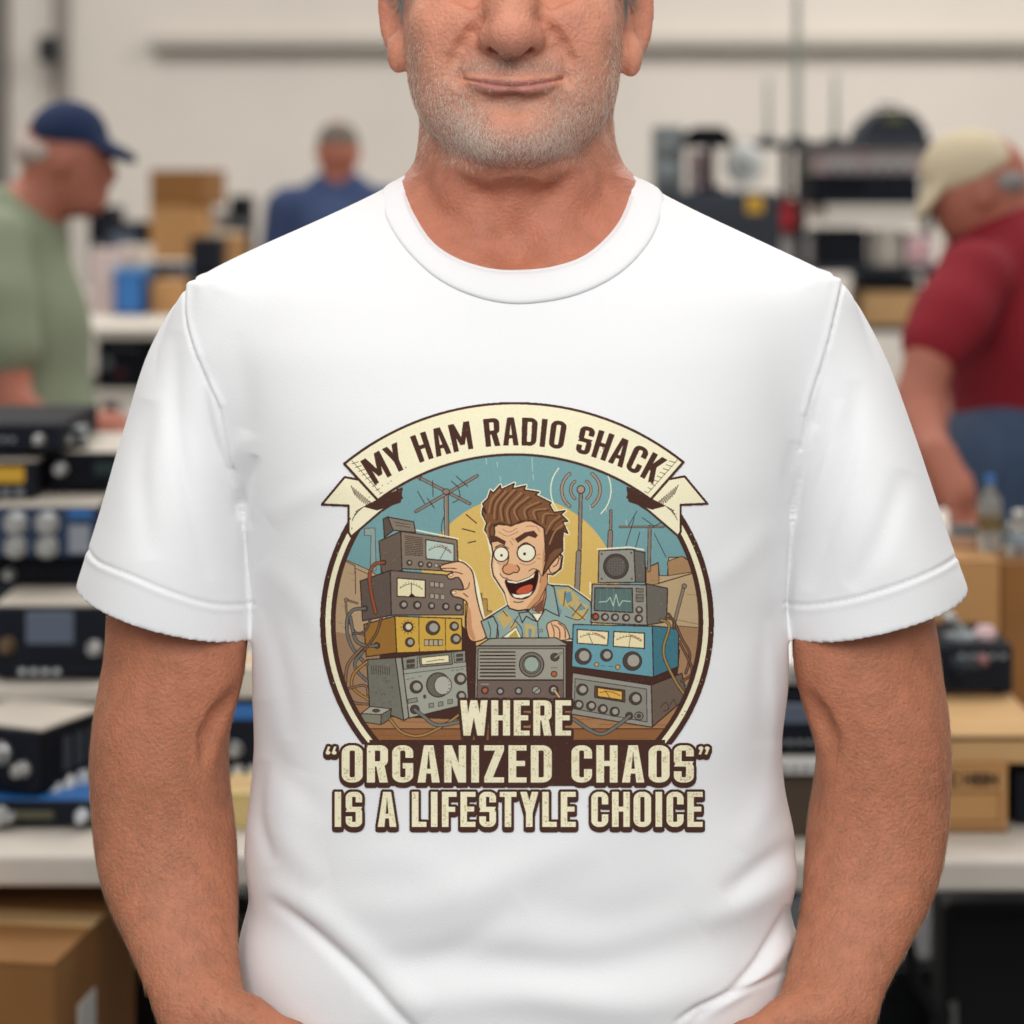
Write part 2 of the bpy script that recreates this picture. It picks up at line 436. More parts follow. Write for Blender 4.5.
    if ch == 'p':
        return ((u-.06)**2+(v-.08)**2 < .0026) | ((u-.19)**2+(v-.08)**2 < .0026) | _tri(u, v, [(.05, .1), (.11, .08), (.06, .25), (.01, .24)]) | _tri(u, v, [(.18, .1), (.24, .08), (.19, .25), (.14, .24)])
    return np.zeros(u.shape, bool)

def textmask(s, x0, y0, x1, y1, gap=.075, t=.19, arc=None, space=.2):
    """mask of a word fitted to a box; arc=(cx, cy, r, a0, a1): baseline circle and angles"""
    GW[' '] = space
    tot = sum(GW[c] for c in s)+gap*(len(s)-1)
    S = _sub(AX0, AY0, AX1, AY1); X, Y = S[4], S[5]
    M = np.zeros(X.shape, bool)
    if arc is None:
        h = y1-y0; k = (x1-x0)/tot
        U = (X-x0)/k; V = (Y-y0)/h
    else:
        cx, cy, r, a0, a1, h = arc
        ang = np.arctan2(X-cx, -(Y-cy)); rad = np.hypot(X-cx, Y-cy)
        U = (ang-a0)/(a1-a0)*tot; V = (r+h-rad)/h
    p = 0.
    for c in s:
        if c != ' ':
            sel = (U > p-.02) & (U < p+GW[c]+.02) & (V > -.02) & (V < 1.02)
            ii = np.where(sel)
            if len(ii[0]): M[ii] |= glyph(c, U[ii]-p, V[ii], t)
        p += GW[c]+gap
    return S, M

def dilate(M, r):
    """round dilation by r px"""
    n = int(round(r*SS)); out = M.copy()
    for dy in range(-n, n+1):
        w = int(math.sqrt(max(n*n-dy*dy, 0)))
        row = np.zeros_like(M)
        src = M[max(0, -dy):AH-max(0, dy)]
        row[max(0, dy):AH-max(0, -dy)] = src
        # horizontal dilation by cumulative sum
        c = np.cumsum(np.pad(row.astype(np.int32), ((0, 0), (w+1, w))), axis=1)
        out |= (c[:, 2*w+1:]-c[:, :-2*w-1])[:, :AW] > 0
    return out

def draw_art():
    global CLIP
    rs = np.random.RandomState(4)
    C0 = (517, 622)
    S = _sub(AX0, AY0, AX1, AY1); X, Y = S[4], S[5]
    CLIP = Y < 744
    ell(C0, 197, 197, BR); ell(C0, 191.5, 191.5, CR); ell(C0, 186.2, 186.2, BR)
    CLIP = ((X-C0[0])**2+(Y-C0[1])**2 < 181.3**2) & (Y < 744)
    poly([(310, 400), (720, 400), (720, 760), (310, 760)], hexc('769fa1'))
    ell((519, 596), 100, 100, hexc('d9b667'))
    # distant left wall, right sheds
    A = Frame(320, 500, 4.269); B = Frame(430, 470, 5.689); C = Frame(550, 470, 3.794); D = Frame(440, 630, 6.4)
    TAN, TAND, WOOD = hexc('b89c79'), hexc('967559'), hexc('a97c55')
    poly([(100, 250), (215, 300), (260, 330), (300, 620), (250, 900), (60, 900), (0, 500), (40, 340)], TAN, A, out=.7)
    poly([(60, 560), (300, 600), (300, 900), (90, 880), (30, 700)], hexc('a07f62'), A)
    poly([(190, 120), (235, 118), (240, 300), (215, 300), (218, 150), (190, 150)], hexc('8fa39a'), A, out=.5)
    line([(100, 255), (150, 280), (152, 400)], .8, INK, A); line([(150, 290), (212, 318)], .6, INK, A)
    for q in [(120, 310), (135, 340), (75, 520), (90, 540), (95, 450)]: line([q, (q[0]+22, q[1]+6)], .5, TAND, A)
    line([(110, 425), (118, 500), (150, 560), (185, 575)], 1.2, hexc('8b7a66'), A, True, .5)
    line([(112, 425), (160, 440)], 1.2, hexc('8b7a66'), A, False, .5); ell((112, 425), 8, 8, TAND, A, .5)
    # little skyline on the horizon
    poly([(200, 760), (300, 760), (300, 740), (285, 740), (285, 700), (295, 700), (295, 730), (325, 732), (328, 800), (350, 800), (350, 960), (200, 960)], hexc('b3904f'), B, out=.6)
    # right sheds
    poly([(365, 370), (410, 350), (415, 400), (445, 400), (450, 330), (510, 330), (560, 380), (640, 430), (640, 760), (365, 760)], hexc('c0a680'), C, out=.8)
    poly([(365, 372), (410, 352), (414, 430), (365, 440)], hexc('b08a62'), C, out=.7)
    poly([(446, 345), (500, 326), (535, 350), (548, 385), (448, 400)], hexc('ac8660'), C, out=.7)
    line([(410, 430), (560, 385)], 1.0, INK, C); line([(445, 560), (590, 590)], .8, TAND, C)
    poly([(480, 590), (600, 600), (600, 860), (480, 800)], hexc('a5815f'), C, out=.6)
    line([(380, 420), (420, 415)], .5, TAND, C); line([(520, 470), (560, 475)], .5, TAND, C)
    # floor / bench
    poly([(330, 702), (720, 702), (720, 760), (330, 760)], WOOD)
    poly([(330, 729), (720, 729), (720, 760), (330, 760)], hexc('93633f'))
    line([(330, 703), (720, 703)], 1.0, INK); line([(330, 728.5), (720, 728.5)], 1.0, INK)
    for y, a, b in [(709, 470, 560), (714, 590, 660), (721, 400, 455), (718, 560, 600), (724, 600, 690), (735, 380, 470), (738, 560, 650), (711, 370, 385)]:
        line([(a, y), ((a+b)/2, y+1), (b, y)], .45, hexc('7b5236'), sm=True)
    DK = hexc('4a3028')
    poly([(385, 625), (462, 625), (476, 640), (478, 720), (370, 716)], DK); poly([(560, 640), (572, 622), (668, 630), (680, 650), (676, 690), (560, 700)], DK)
    # antennas ------------------------------------------------------------
    GM, GL = hexc('8b7d70'), hexc('a79a88')
    line([(92, 130), (96, 385)], 3.6, GM, B, False, .75); line([(88, 150), (90, 380)], .7, GL, B)
    line([(-85, 30), (225, 190)], 2.2, GM, B, False, .6); line([(-80, 235), (268, 32)], 2.2, GM, B, False, .6)
    for a, b in [((15, 60), (18, 150)), ((-15, 160), (25, 215)), ((150, 35), (215, 92)), ((122, 62), (165, 100)), ((165, 110), (172, 150)), ((130, 185), (160, 170)), ((-60, 60), (-40, 10)), ((-70, 120), (-30, 190))]:
        line([a, b], .8, INK, B)
    ell((92, 122), 20, 16, GM, B, .8)
    line([(82, 260), (65, 320), (72, 375)], .8, INK, B, True)
    line([(858, 110), (850, 500), (838, 690)], 2.6, GM, B, False, .7); line([(846, 470), (836, 690)], 4.2, hexc('8e857a'), B, False, .8)
    ell((858, 110), 22, 22, hexc('a5917c'), B, 1.0)
    for s in (-1, 1):
        for r_, w in ((52, 1.8), (98, 2.2)):
            pts = [(858+s*r_*math.cos(t)*1.12, 112+r_*1.15*math.sin(t)) for t in np.linspace(-.95, .95, 9)]
            line(pts, w, hexc('a5917c'), B, False, .6)
        pts = [(858+s*172*math.cos(t), 112+172*math.sin(t)*1.05) for t in np.linspace(-.75, .85, 9)]
        line(pts, 1.0, CR, B)
    line([(228, 300), (231, 155)], 2.0, GM, C, False, .6); line([(226, 305), (229, 235)], 4.0, GM, C, False, .7)
    line([(375, 380), (378, 215)], 2.6, GM, C, False, .6); line([(265, 215), (430, 215)], 1.4, GM, C, False, .5)
    for a, b in [((320, 180), (288, 285)), ((340, 235), (318, 320)), ((350, 180), (395, 212)), ((298, 210), (330, 155)), ((390, 215), (440, 190)), ((395, 240), (440, 330))]:
        line([a, b], .7, INK, C)
    line([(468, 590), (508, 440)], 2.4, hexc('8e8172'), C, False, .6); ell((509, 440), 9, 9, GM, C, .7)
    for q in [((625, 62), (668, 98)), ((608, 122), (662, 136)), ((632, 182), (665, 175))]: line(q, 1.1, INK, A)
    # ---------------------------------------------------------------- cartoon operator
    SK, SKD, SKL = hexc('e9b98e'), hexc('cf9468'), hexc('f3cda6')
    hair = [(300, 190), (330, 160), (345, 115), (360, 130), (400, 85), (405, 110), (480, 75), (470, 105), (545, 88), (535, 112),
            (620, 125), (600, 140), (690, 185), (680, 195), (705, 240), (770, 230), (745, 252), (785, 290), (755, 295), (785, 360), (755, 345),
            (755, 460), (700, 520), (640, 600), (440, 560), (352, 470), (330, 370), (310, 340), (322, 300), (296, 250), (300, 215), (318, 245)]
    head = [(352, 330), (400, 300), (560, 280), (655, 330), (665, 460), (720, 455), (755, 490), (745, 560), (700, 595), (668, 590),
            (665, 650), (620, 740), (565, 790), (500, 800), (450, 785), (425, 700), (360, 600), (350, 540), (358, 470), (345, 400)]
    shirt = [(330, 960), (290, 870), (310, 850), (440, 770), (560, 800), (660, 650), (700, 655), (790, 660), (870, 715), (915, 750), (925, 960)]
    for pp in (hair, head, shirt):
        line(B(pp)+[B(pp)[0]], 3.4, CR)
    line([(160, 520), (240, 590), (300, 860)], 5.5, CR, B, True)
    SHC, SHD = hexc('93a9a0'), hexc('6f8886')
    poly(shirt, SHC, B, out=1.3)
    YL = hexc('c9ad6c'); LB = hexc('a8bfb6')
    for q in [[(720, 680), (790, 670), (850, 730), (800, 790), (740, 760)], [(830, 740), (900, 770), (880, 850), (810, 850)], [(380, 830), (430, 800), (470, 850), (420, 900)],
              [(540, 870), (600, 890), (590, 960), (545, 960)], [(460, 860), (490, 870), (480, 950), (450, 930)]]:
        poly(q, YL, B)
    for q in [[(760, 700), (800, 690), (810, 740), (780, 760)], [(860, 760), (890, 790), (840, 800)], [(560, 900), (580, 905), (575, 950), (560, 950)], [(720, 760), (750, 800), (735, 840), (718, 800)]]:
        poly(q, hexc('6c93a0'), B)
    for q in [[(500, 830), (460, 900)], [(770, 690), (760, 770)], [(790, 770), (880, 850)], [(860, 760), (810, 830)], [(900, 790), (850, 850), (770, 830)], [(480, 850), (520, 900), (525, 960)],
              [(350, 850), (385, 900), (390, 950)], [(415, 800), (440, 830)]]:
        line(q, .8, INK, B, True)
    # neck and collar
    poly([(580, 790), (640, 700), (668, 650), (668, 740), (640, 820), (600, 800)], SKD, B, out=.8)
    poly([(590, 780), (640, 735), (660, 660), (640, 800), (605, 810)], hexc('7d5240'), B)
    poly([(580, 815), (640, 815), (612, 862)], CR, B, out=.6)
    poly([(660, 640), (705, 665), (735, 830), (690, 810), (655, 790), (612, 862), (640, 815), (660, 720)], SHC, B, out=1.1)
    poly([(505, 812), (560, 805), (612, 862), (580, 850), (548, 830), (525, 868)], SHC, B, out=1.1)
    line([(612, 862), (618, 960)], .9, INK, B); ell((632, 912), 8, 8, LB, B, .6)
    # head
    poly(head, SK, B, out=1.5)
    poly([(655, 400), (668, 480), (665, 650), (620, 740), (565, 790), (545, 785), (610, 700), (640, 600), (640, 480)], SKD, B)
    poly([(360, 430), (368, 480), (362, 580), (425, 690), (445, 770), (455, 770), (440, 640), (400, 590), (384, 520)], SKL, B)
    poly([(675, 500), (700, 470), (735, 475), (745, 510), (735, 560), (700, 585), (680, 570)], SK, B, True, .9)
    line([(690, 520), (710, 490), (735, 500)], 1.2, hexc('7d5240'), B, True); line([(735, 500), (722, 535), (700, 550)], .9, INK, B, True)
    HB, HM, HLt = hexc('57382a'), hexc('7d5438'), hexc('a0764f')
    poly(hair[:24]+[(660, 520), (655, 420), (648, 330), (590, 288), (520, 290), (460, 318), (400, 300), (365, 310), (368, 360), (345, 420)]+hair[-6:], HM, B, out=1.4)
    poly([(650, 520), (658, 430), (650, 360), (665, 330), (700, 345), (765, 330), (755, 440), (715, 450), (680, 480), (668, 520)], HB, B)
    for i, q in enumerate([[(335, 240), (350, 170), (400, 110)], [(365, 275), (375, 190), (430, 120)], [(410, 285), (405, 200), (480, 110)], [(450, 300), (440, 220), (520, 130)],
                           [(500, 280), (480, 220), (560, 150)], [(545, 270), (540, 220), (620, 180)], [(600, 275), (590, 230), (660, 220)], [(640, 300), (650, 250), (700, 250)],
                           [(330, 380), (325, 330), (340, 300)], [(660, 360), (690, 300), (740, 260)], [(680, 420), (710, 350), (755, 310)]]):
        line(q, 1.5, HLt, B, True); line([(p[0]+16, p[1]+8) for p in q], 1.3, HB, B, True)
    line([(370, 306), (460, 312), (560, 284)], 1.2, HB, B, True)
    # brows, eyes
    poly([(345, 375), (375, 375), (430, 405), (425, 425), (385, 405), (352, 410)], HB, B, out=.5)
    poly([(485, 390), (540, 355), (590, 345), (612, 370), (600, 385), (560, 372), (500, 412)], HB, B, out=.5)
    for a in ([(390, 350), (440, 375), (500, 350)], [(410, 335), (450, 352), (495, 330)], [(545, 320), (600, 320), (625, 350)], [(455, 400), (470, 425)], [(465, 385), (480, 400)]):
        line(a, .55, hexc('9a6246'), B, True)
    EYE = hexc('f4ecd0')
    ell((405, 478), 42, 42, EYE, B, 1.2); ell((548, 470), 52, 50, EYE, B, 1.3)
    ell((407, 484), 7.5, 7.5, INK, B); ell((538, 476), 8.5, 8.5, INK, B)
    line([(370, 440), (405, 425), (445, 445)], 1.0, INK, B, True); line([(500, 440), (545, 412), (595, 440)], 1.0, INK, B, True)
    line([(378, 525), (410, 535), (430, 525)], .5, hexc('9a6246'), B, True); line([(510, 530), (560, 540), (600, 520)], .5, hexc('9a6246'), B, True)
    line([(606, 500), (630, 505)], .5, hexc('9a6246'), B); line([(606, 485), (628, 475)], .5, hexc('9a6246'), B)
    # nose
    poly([(450, 530), (425, 545), (415, 565), (425, 585), (455, 590), (475, 580), (495, 583), (508, 562), (495, 540), (470, 535)], hexc('dc9d72'), B, True)
    line([(448, 490), (440, 530), (420, 545), (413, 568), (428, 588), (455, 592), (475, 582), (495, 582), (509, 562), (495, 540)], 1.1, INK, B, True)
    # mouth
    poly([(430, 625), (500, 635), (570, 610), (608, 570), (612, 620), (590, 690), (540, 730), (480, 725), (450, 690)], hexc('3a1712'), B, True, 1.2)
    poly([(433, 625), (500, 633), (565, 608), (600, 580), (590, 610), (540, 632), (490, 645), (445, 640)], EYE, B, out=.6)
    poly([(490, 690), (520, 665), (570, 650), (585, 665), (560, 700), (510, 705)], hexc('c8583f'), B, True)
    poly([(462, 700), (500, 708), (560, 700), (590, 680), (570, 712), (520, 730), (480, 725)], EYE, B, out=.6)
    line([(475, 748), (505, 752), (530, 746)], .9, INK, B, True); line([(398, 590), (415, 610), (440, 615)], .8, INK, B, True)
    line([(612, 570), (632, 600), (625, 640)], .7, INK, B, True); line([(560, 575), (590, 560), (625, 575)], .7, INK, B, True)
    # raised arm and hand at the left stack drawn after the radios; right hand
    poly([(665, 880), (690, 860), (720, 855), (745, 870), (770, 890), (790, 960), (690, 960), (670, 920)], SK, B, True, 1.0)
    for q in [[(705, 880), (735, 905), (738, 955)], [(730, 870), (765, 900), (770, 955)], [(690, 870), (705, 915), (705, 955)]]: line(q, .9, INK, B, True)
    poly([(410, 952), (490, 892), (520, 952)], CR, B, out=.7); poly([(445, 948), (487, 908), (505, 948)], hexc('b8a050'), B)
    # ---------------------------------------------------------------- radios
    GRM, GRB, GRD = hexc('9a9184'), hexc('756a60'), hexc('544a42')
    def knob(p, r, z, col=GRM, cap=None):
        ell(p, r, r, hexc('4e4640'), z, .7); ell((p[0]+r*.12, p[1]-r*.05), r*.66, r*.66, hexc('a8a295') if cap is None else cap, z, .45)
    def quad(q, col, z, o=1.1): poly(q, col, z, out=o)
    def grid(q, n, col, z, w=.5, horiz=True):
        f = quadmap(q)
        for i in range(n):
            t = (i+.5)/n
            line([f(0, t), f(1, t)] if horiz else [f(t, 0), f(t, 1)], w, col, z)
    def meter(q, z, bg, needle=.5, arcc='5a4a3a', red=True):
        poly(q, bg, z, out=1.1); f = quadmap(q)
        line([f(.1+.8*t, .55-.28*math.sin(math.pi*t)) for t in np.linspace(0, 1, 9)], .55, hexc(arcc), z)
        if red: line([f(.1+.8*t, .45-.28*math.sin(math.pi*t)) for t in np.linspace(.55, 1, 6)], .8, hexc('b5553c'), z)
        for t in np.linspace(0, 1, 9): line([f(.1+.8*t, .55-.28*math.sin(math.pi*t)), f(.12+.76*t, .42-.3*math.sin(math.pi*t))], .35, hexc(arcc), z)
        line([f(.5, .95), f(needle, .2)], .55, INK, z)
    # A1 tiny box on top
    quad([(270, 80), (292, 70), (312, 130), (275, 160)], hexc('5f544c'), A); quad([(290, 72), (400, 92), (408, 138), (312, 128)], hexc('857a6b'), A)
    line([(318, 92), (350, 100), (385, 104)], .5, INK, A); line([(325, 106), (385, 116)], .5, INK, A)
    # A2 speaker/meter radio
    quad([(252, 175), (345, 133), (352, 300), (262, 310)], hexc('6d5d52'), A); quad([(345, 133), (585, 168), (592, 305), (350, 292)], hexc('877868'), A)
    grid([(362, 148), (438, 158), (438, 240), (364, 236)], 11, INK, A, .65)
    meter([(452, 168), (572, 188), (572, 262), (453, 250)], A, hexc('b9c9bb'), .75)
    for p in [(382, 267), (430, 273), (467, 276)]: knob(p, 11, A)
    for x in (490, 510): poly([(x, 270), (x+14, 272), (x+14, 288), (x, 286)], hexc('b0a897'), A, out=.5)
    poly([(525, 272), (578, 280), (578, 296), (525, 290)], hexc('8f8371'), A, out=.5); ell((272, 266), 10, 10, GRD, A, .7)
    # A3 brown meter set
    quad([(172, 345), (300, 300), (310, 490), (182, 515)], hexc('64564d'), A); quad([(300, 300), (612, 325), (612, 490), (305, 490)], hexc('7c6d61'), A)
    meter([(330, 332), (450, 342), (450, 415), (330, 410)], A, hexc('efe3b8'), .5, red=False); poly([(378, 412), (392, 396), (408, 412)], INK, A)
    for x, y in [(470, 348), (490, 350), (510, 352), (470, 398), (490, 400), (515, 402)]: poly([(x, y), (x+18, y+1), (x+18, y+22), (x, y+21)], hexc('a9a08f'), A, out=.5)
    for p, r in [((357, 446), 17), ((415, 448), 17), ((476, 451), 14), ((537, 454), 15), ((590, 458), 15)]: knob(p, r, A)
    ell((192, 462), 12, 12, GRD, A, .7)
    # A4 yellow set
    quad([(188, 530), (320, 495), (330, 650), (198, 668)], hexc('9a6f35'), A); quad([(320, 495), (605, 505), (608, 640), (328, 652)], hexc('d3a84a'), A)
    line([(422, 500), (424, 645)], .7, INK, A); line([(535, 503), (537, 640)], .7, INK, A)
    for k in range(12):
        t = k*math.pi/6; line([(376+24*math.cos(t), 541+24*math.sin(t)), (376+31*math.cos(t), 541+31*math.sin(t))], .5, INK, A)
    knob((376, 541), 21, A, cap=hexc('d8cfae')); knob((384, 606), 20, A); knob((482, 545), 30, A); knob((573, 538), 19, A); knob((580, 592), 22, A)
    for x in range(446, 526, 20): poly([(x, 595), (x+18, 595), (x+18, 620), (x, 621)], hexc('b8a98a'), A, out=.55)
    ell((243, 620), 13, 13, GRD, A, .7)
    # A5 big grey transceiver
    quad([(200, 680), (322, 672), (358, 940), (212, 880)], hexc('767468'), A); quad([(322, 672), (350, 670), (385, 925), (358, 940)], hexc('9a998b'), A)
    quad([(348, 668), (622, 640), (635, 868), (380, 930)], hexc('a3a495'), A)
    grid([(215, 705), (300, 708), (302, 745), (217, 742)], 9, INK, A, .55, False)
    for x, y in rs.rand(40, 2)*[90, 130]+[225, 745]: line([(x, y), (x+4, y+2)], .5, GRD, A)
    quad([(352, 672), (415, 662), (418, 715), (358, 722)], hexc('8f9083'), A, .7); quad([(570, 648), (620, 642), (622, 690), (574, 694)], hexc('8f9083'), A, .7)
    for q in [(370, 682), (370, 702)]: poly([q, (q[0]+34, q[1]-4), (q[0]+34, q[1]+10), (q[0], q[1]+14)], GRD, A, out=.4)
    for q in [(582, 658), (582, 676)]: poly([q, (q[0]+28, q[1]-3), (q[0]+28, q[1]+8), (q[0], q[1]+11)], GRD, A, out=.4)
    poly([(422, 662), (562, 648), (566, 700), (428, 712)], hexc('7f7f72'), A, out=.8); poly([(432, 672), (550, 660), (552, 692), (435, 702)], hexc('efe3b8'), A, out=.7)
    line([(455, 690), (500, 682), (530, 680)], .6, INK, A)
    line([(355, 742), (625, 708)], .7, GRD, A)
    knob((411, 797), 27, A); knob((599, 762), 25, A); knob((603, 835), 20, A)
    ell((505, 788), 50, 52, hexc('6d685e'), A, 1.0); ell((525, 790), 37, 40, hexc('b4b2a4'), A, .8)
    for k in range(20):
        t = k*math.pi/10; line([(505+44*math.cos(t), 788+46*math.sin(t)), (505+51*math.cos(t), 788+53*math.sin(t))], .45, INK, A)
    for q in [(465, 868), (505, 862), (545, 852)]: poly([q, (q[0]+20, q[1]-3), (q[0]+21, q[1]+15), (q[0], q[1]+18)], hexc('8a8a7d'), A, out=.55)
    poly([(375, 850), (415, 842), (416, 860), (377, 867)], hexc('8a8a7d'), A, out=.6); ell((447, 838), 7, 9, GRD, A); ell((405, 893), 19, 19, GRD, A, .8)
    for x, y in [(370, 765), (390, 760), (420, 752), (560, 728), (580, 726), (600, 722)]: line([(x, y), (x+12, y-2)], .55, GRD, A)
    # D centre radio
    quad([(235, 105), (320, 52), (745, 48), (825, 98)], hexc('9d9a8b'), D, 1.1); quad([(228, 100), (808, 100), (808, 440), (222, 440)], hexc('8b887b'), D, 1.3)
    poly([(245, 118), (790, 118), (790, 316), (240, 316)], hexc('a29e8e'), D, out=.8); poly([(240, 320), (790, 320), (790, 440), (236, 440)], hexc('75645c'), D, out=.8)
    grid([(258, 128), (480, 128), (480, 305), (258, 305)], 8, INK, D, 1.4)
    ell((586, 220), 78, 78, hexc('7b776d'), D, 1.1); ell((586, 220), 58, 58, hexc('8f8c80'), D, .8); ell((586, 218), 48, 50, hexc('9fae9f'), D, .8)
    ell((735, 172), 27, 25, GRD, D, .8); line([(735, 175), (775, 145)], 1.4, hexc('9f9a8a'), D, False, .4)
    ell((730, 280), 18, 18, hexc('b36448'), D, .9); line([(710, 240), (750, 240)], .5, GRD, D)
    for p, c in [((288, 385), 'b36448'), ((386, 390), '9fa294'), ((503, 388), '9fa294')]: ell(p, 23, 23, GRD, D, .7); ell(p, 16, 16, hexc(c), D, .4)
    ell((617, 384), 26, 24, hexc('9fa294'), D, .8); line([(600, 400), (635, 370)], 1.0, GRD, D)
    ell((727, 383), 30, 30, GRD, D, .9); ell((727, 380), 18, 18, hexc('b9b7a8'), D, .5); line([(733, 385), (765, 430)], 2.0, hexc('d0ae7a'), D, False, .6)
    line([(262, 345), (310, 345)], .6, hexc('b5a596'), D)
    # C: right stack
    quad([(318, 305), (360, 312), (362, 425), (322, 425)], hexc('6c675e'), C); quad([(185, 305), (318, 300), (324, 425), (183, 427)], hexc('97948a'), C)
    ell((250, 365), 47, 47, hexc('55504a'), C, 1.1); ell((250, 365), 38, 38, hexc('6b665f'), C, .6)
    for k in range(-3, 4):
        for j in range(-3, 4):
            if k*k+j*j < 11: ell((250+k*10, 365+j*10), 2.2, 2.2, INK, C)
    for q in [(196, 318), (308, 314), (196, 412), (310, 412)]: ell(q, 4, 4, GRD, C)
    quad([(362, 430), (446, 448), (442, 575), (366, 588)], hexc('6f6a60'), C); quad([(160, 432), (365, 435), (368, 588), (155, 578)], hexc('989589'), C)
    poly([(170, 446), (312, 448), (314, 540), (168, 532)], hexc('5e7470'), C, out=1.1)
    for t in np.linspace(.15, .85, 5): line([(170+142*t, 448), (170+142*t, 534)], .3, hexc('829a90'), C)
    line([(186, 500), (215, 498), (228, 482), (240, 515), (250, 470), (262, 515), (275, 495), (305, 498)], .8, hexc('c5d6bf'), C)
    for y in (448, 470, 484): poly([(326, y), (354, y+1), (354, y+15), (326, y+14)], hexc('7d796d'), C, out=.6)
    ell((338, 530), 13, 13, GRD, C, .6); ell((338, 528), 7, 7, hexc('a8a295'), C)
    for x, c in [(172, 'b5553c'), (208, 'a8a295'), (246, 'a8a295'), (288, 'a8a295')]: knob((x, 556+(x-172)*.03), 14, C, cap=hexc(c))
    knob((336, 563), 15, C)
    quad([(385, 590), (488, 600), (486, 745), (390, 785)], hexc('457783'), C); quad([(88, 585), (388, 592), (392, 785), (82, 745)], hexc('6b9ea8'), C)
    meter([(103, 604), (222, 612), (218, 664), (104, 656)], C, hexc('eedfb0'), .35); meter([(242, 612), (358, 618), (358, 676), (240, 668)], C, hexc('eedfb0'), .55)
    knob((126, 706), 31, C); knob((214, 702), 23, C); knob((312, 724), 36, C); ell((177, 737), 8, 8, hexc('c9a05f'), C, .6); ell((257, 747), 9, 9, hexc('c9a05f'), C, .6)
    line([(195, 742), (210, 743)], .5, INK, C); line([(222, 744), (240, 745)], .5, INK, C)
    for x, y in rs.rand(14, 2)*[80, 120]+[400, 620]: ell((x, y), 2, 2, hexc('2f6070'), C)
    quad([(382, 815), (500, 770), (520, 860), (386, 975)], hexc('6f5e52'), C); quad([(85, 768), (384, 815), (388, 975), (80, 925)], hexc('98958a'), C)
    poly([(95, 790), (366, 830), (368, 955), (92, 905)], hexc('8e8b7f'), C, out=.7)
    poly([(170, 818), (284, 834), (284, 880), (168, 862)], hexc('5d4a35'), C, out=.8); meter([(180, 824), (274, 838), (274, 872), (180, 858)], C, hexc('e3b155'), .3, red=False)
    knob((122, 832), 22, C); knob((324, 866), 24, C)
    for p in [(108, 890), (156, 894), (200, 906), (245, 916)]: knob(p, 18, C)
    ell((300, 932), 14, 14, GRD, C, .7); ell((337, 932), 16, 15, hexc('8e8b7f'), C, .9); ell((337, 932), 9, 9, GRD, C)
    for q in [[(418, 900), (440, 880), (450, 905), (430, 915)], [(455, 890), (470, 870), (478, 892)]]: line(q, .6, INK, C, True)
    # small box with cable, bottom left
    quad([(175, 910), (215, 880), (305, 890), (262, 915)], hexc('a9a796'), A, .9); quad([(175, 910), (262, 915), (260, 958), (180, 945)], hexc('85836f'), A, .9); quad([(262, 915), (305, 890), (300, 935), (260, 958)], hexc('6d6b5d'), A, .9)
    ell((240, 898), 16, 7, GRD, A, .5)
    # cables
    cab = lambda pts, w, c, z: line(pts, w, hexc(c), z, True, .65)
    cab([(272, 266), (232, 275), (212, 320), (220, 400), (238, 480)], 2.6, '9a5337', A)
    cab([(192, 462), (140, 470), (115, 520), (125, 600), (160, 660), (200, 700)], 2.4, '70726c', A)
    cab([(130, 500), (150, 590), (190, 620), (243, 620)], 2.4, '70726c', A)
    cab([(190, 640), (150, 690), (160, 730), (200, 770)], 2.2, '70726c', A); cab([(180, 630), (120, 700), (108, 790)], 2.0, '8b6f55', A)
    cab([(262, 500), (240, 570), (190, 640)], 1.6, '7c5a45', A); cab([(215, 510), (190, 560), (140, 570)], 1.4, '6b6258', A)
    cab([(200, 690), (145, 740), (140, 800), (205, 850)], 1.9, 'b0813f', A); cab([(110, 800), (140, 860), (205, 870)], 1.6, '8b6f55', A); cab([(100, 810), (190, 790), (205, 830)], 1.4, '8b6f55', A)
    cab([(300, 935), (350, 990), (430, 1005), (530, 960), (600, 910)], 2.0, 'a8834f', A); cab([(405, 893), (440, 920), (500, 960), (600, 945), (640, 940)], 2.8, '75776f', A)
    cab([(420, 568), (452, 590), (430, 690), (470, 790), (510, 850)], 2.0, 'a08750', C)
    cab([(450, 545), (478, 590), (500, 640), (530, 700), (515, 770)], 1.6, '7b5a43', C); cab([(440, 560), (470, 570), (470, 600)], 1.4, '7b5a43', C); cab([(490, 650), (540, 760), (500, 800)], 1.6, '7b5a43', C)
    cab([(302, 932), (260, 965), (200, 1000), (150, 985), (90, 945), (60, 940)], 2.8, '75776f', C)
    # raised hand
    arm = [(60, 545), (110, 528), (170, 520), (215, 545), (245, 590), (262, 700), (285, 800), (312, 880), (318, 950), (250, 975), (215, 940), (205, 850), (212, 760), (180, 730), (130, 715), (118, 690), (140, 678), (185, 680), (185, 650), (160, 610), (115, 620), (98, 598), (130, 578), (75, 572)]
    poly(arm, SK, B, True, 1.3)
    poly([(215, 760), (232, 800), (240, 900), (262, 960), (245, 970), (218, 930), (208, 850)], SKD, B)
    for q in [[(98, 598), (140, 580), (185, 590)], [(185, 680), (215, 670), (225, 640)], [(60, 560), (110, 558), (150, 560)], [(190, 700), (215, 720)]]: line(q, .9, INK, B, True)
    ell((136, 696), 13, 9, hexc('f6d9b8'), B, .5); ell((120, 596), 11, 7, hexc('f6d9b8'), B, .5)
    poly([(290, 860), (360, 830), (385, 880), (380, 955), (325, 960)], SHC, B, out=1.2); line([(330, 860), (345, 910), (340, 955)], .8, INK, B, True)
    # outline glow around the left stack's top and the right one
    line([(412, 128), (520, 150), (590, 165)], 1.2, CR, A); line([(180, 300), (300, 292), (355, 302)], 1.4, CR, C); line([(152, 425), (152, 470)], 1.2, CR, C)
    CLIP = None
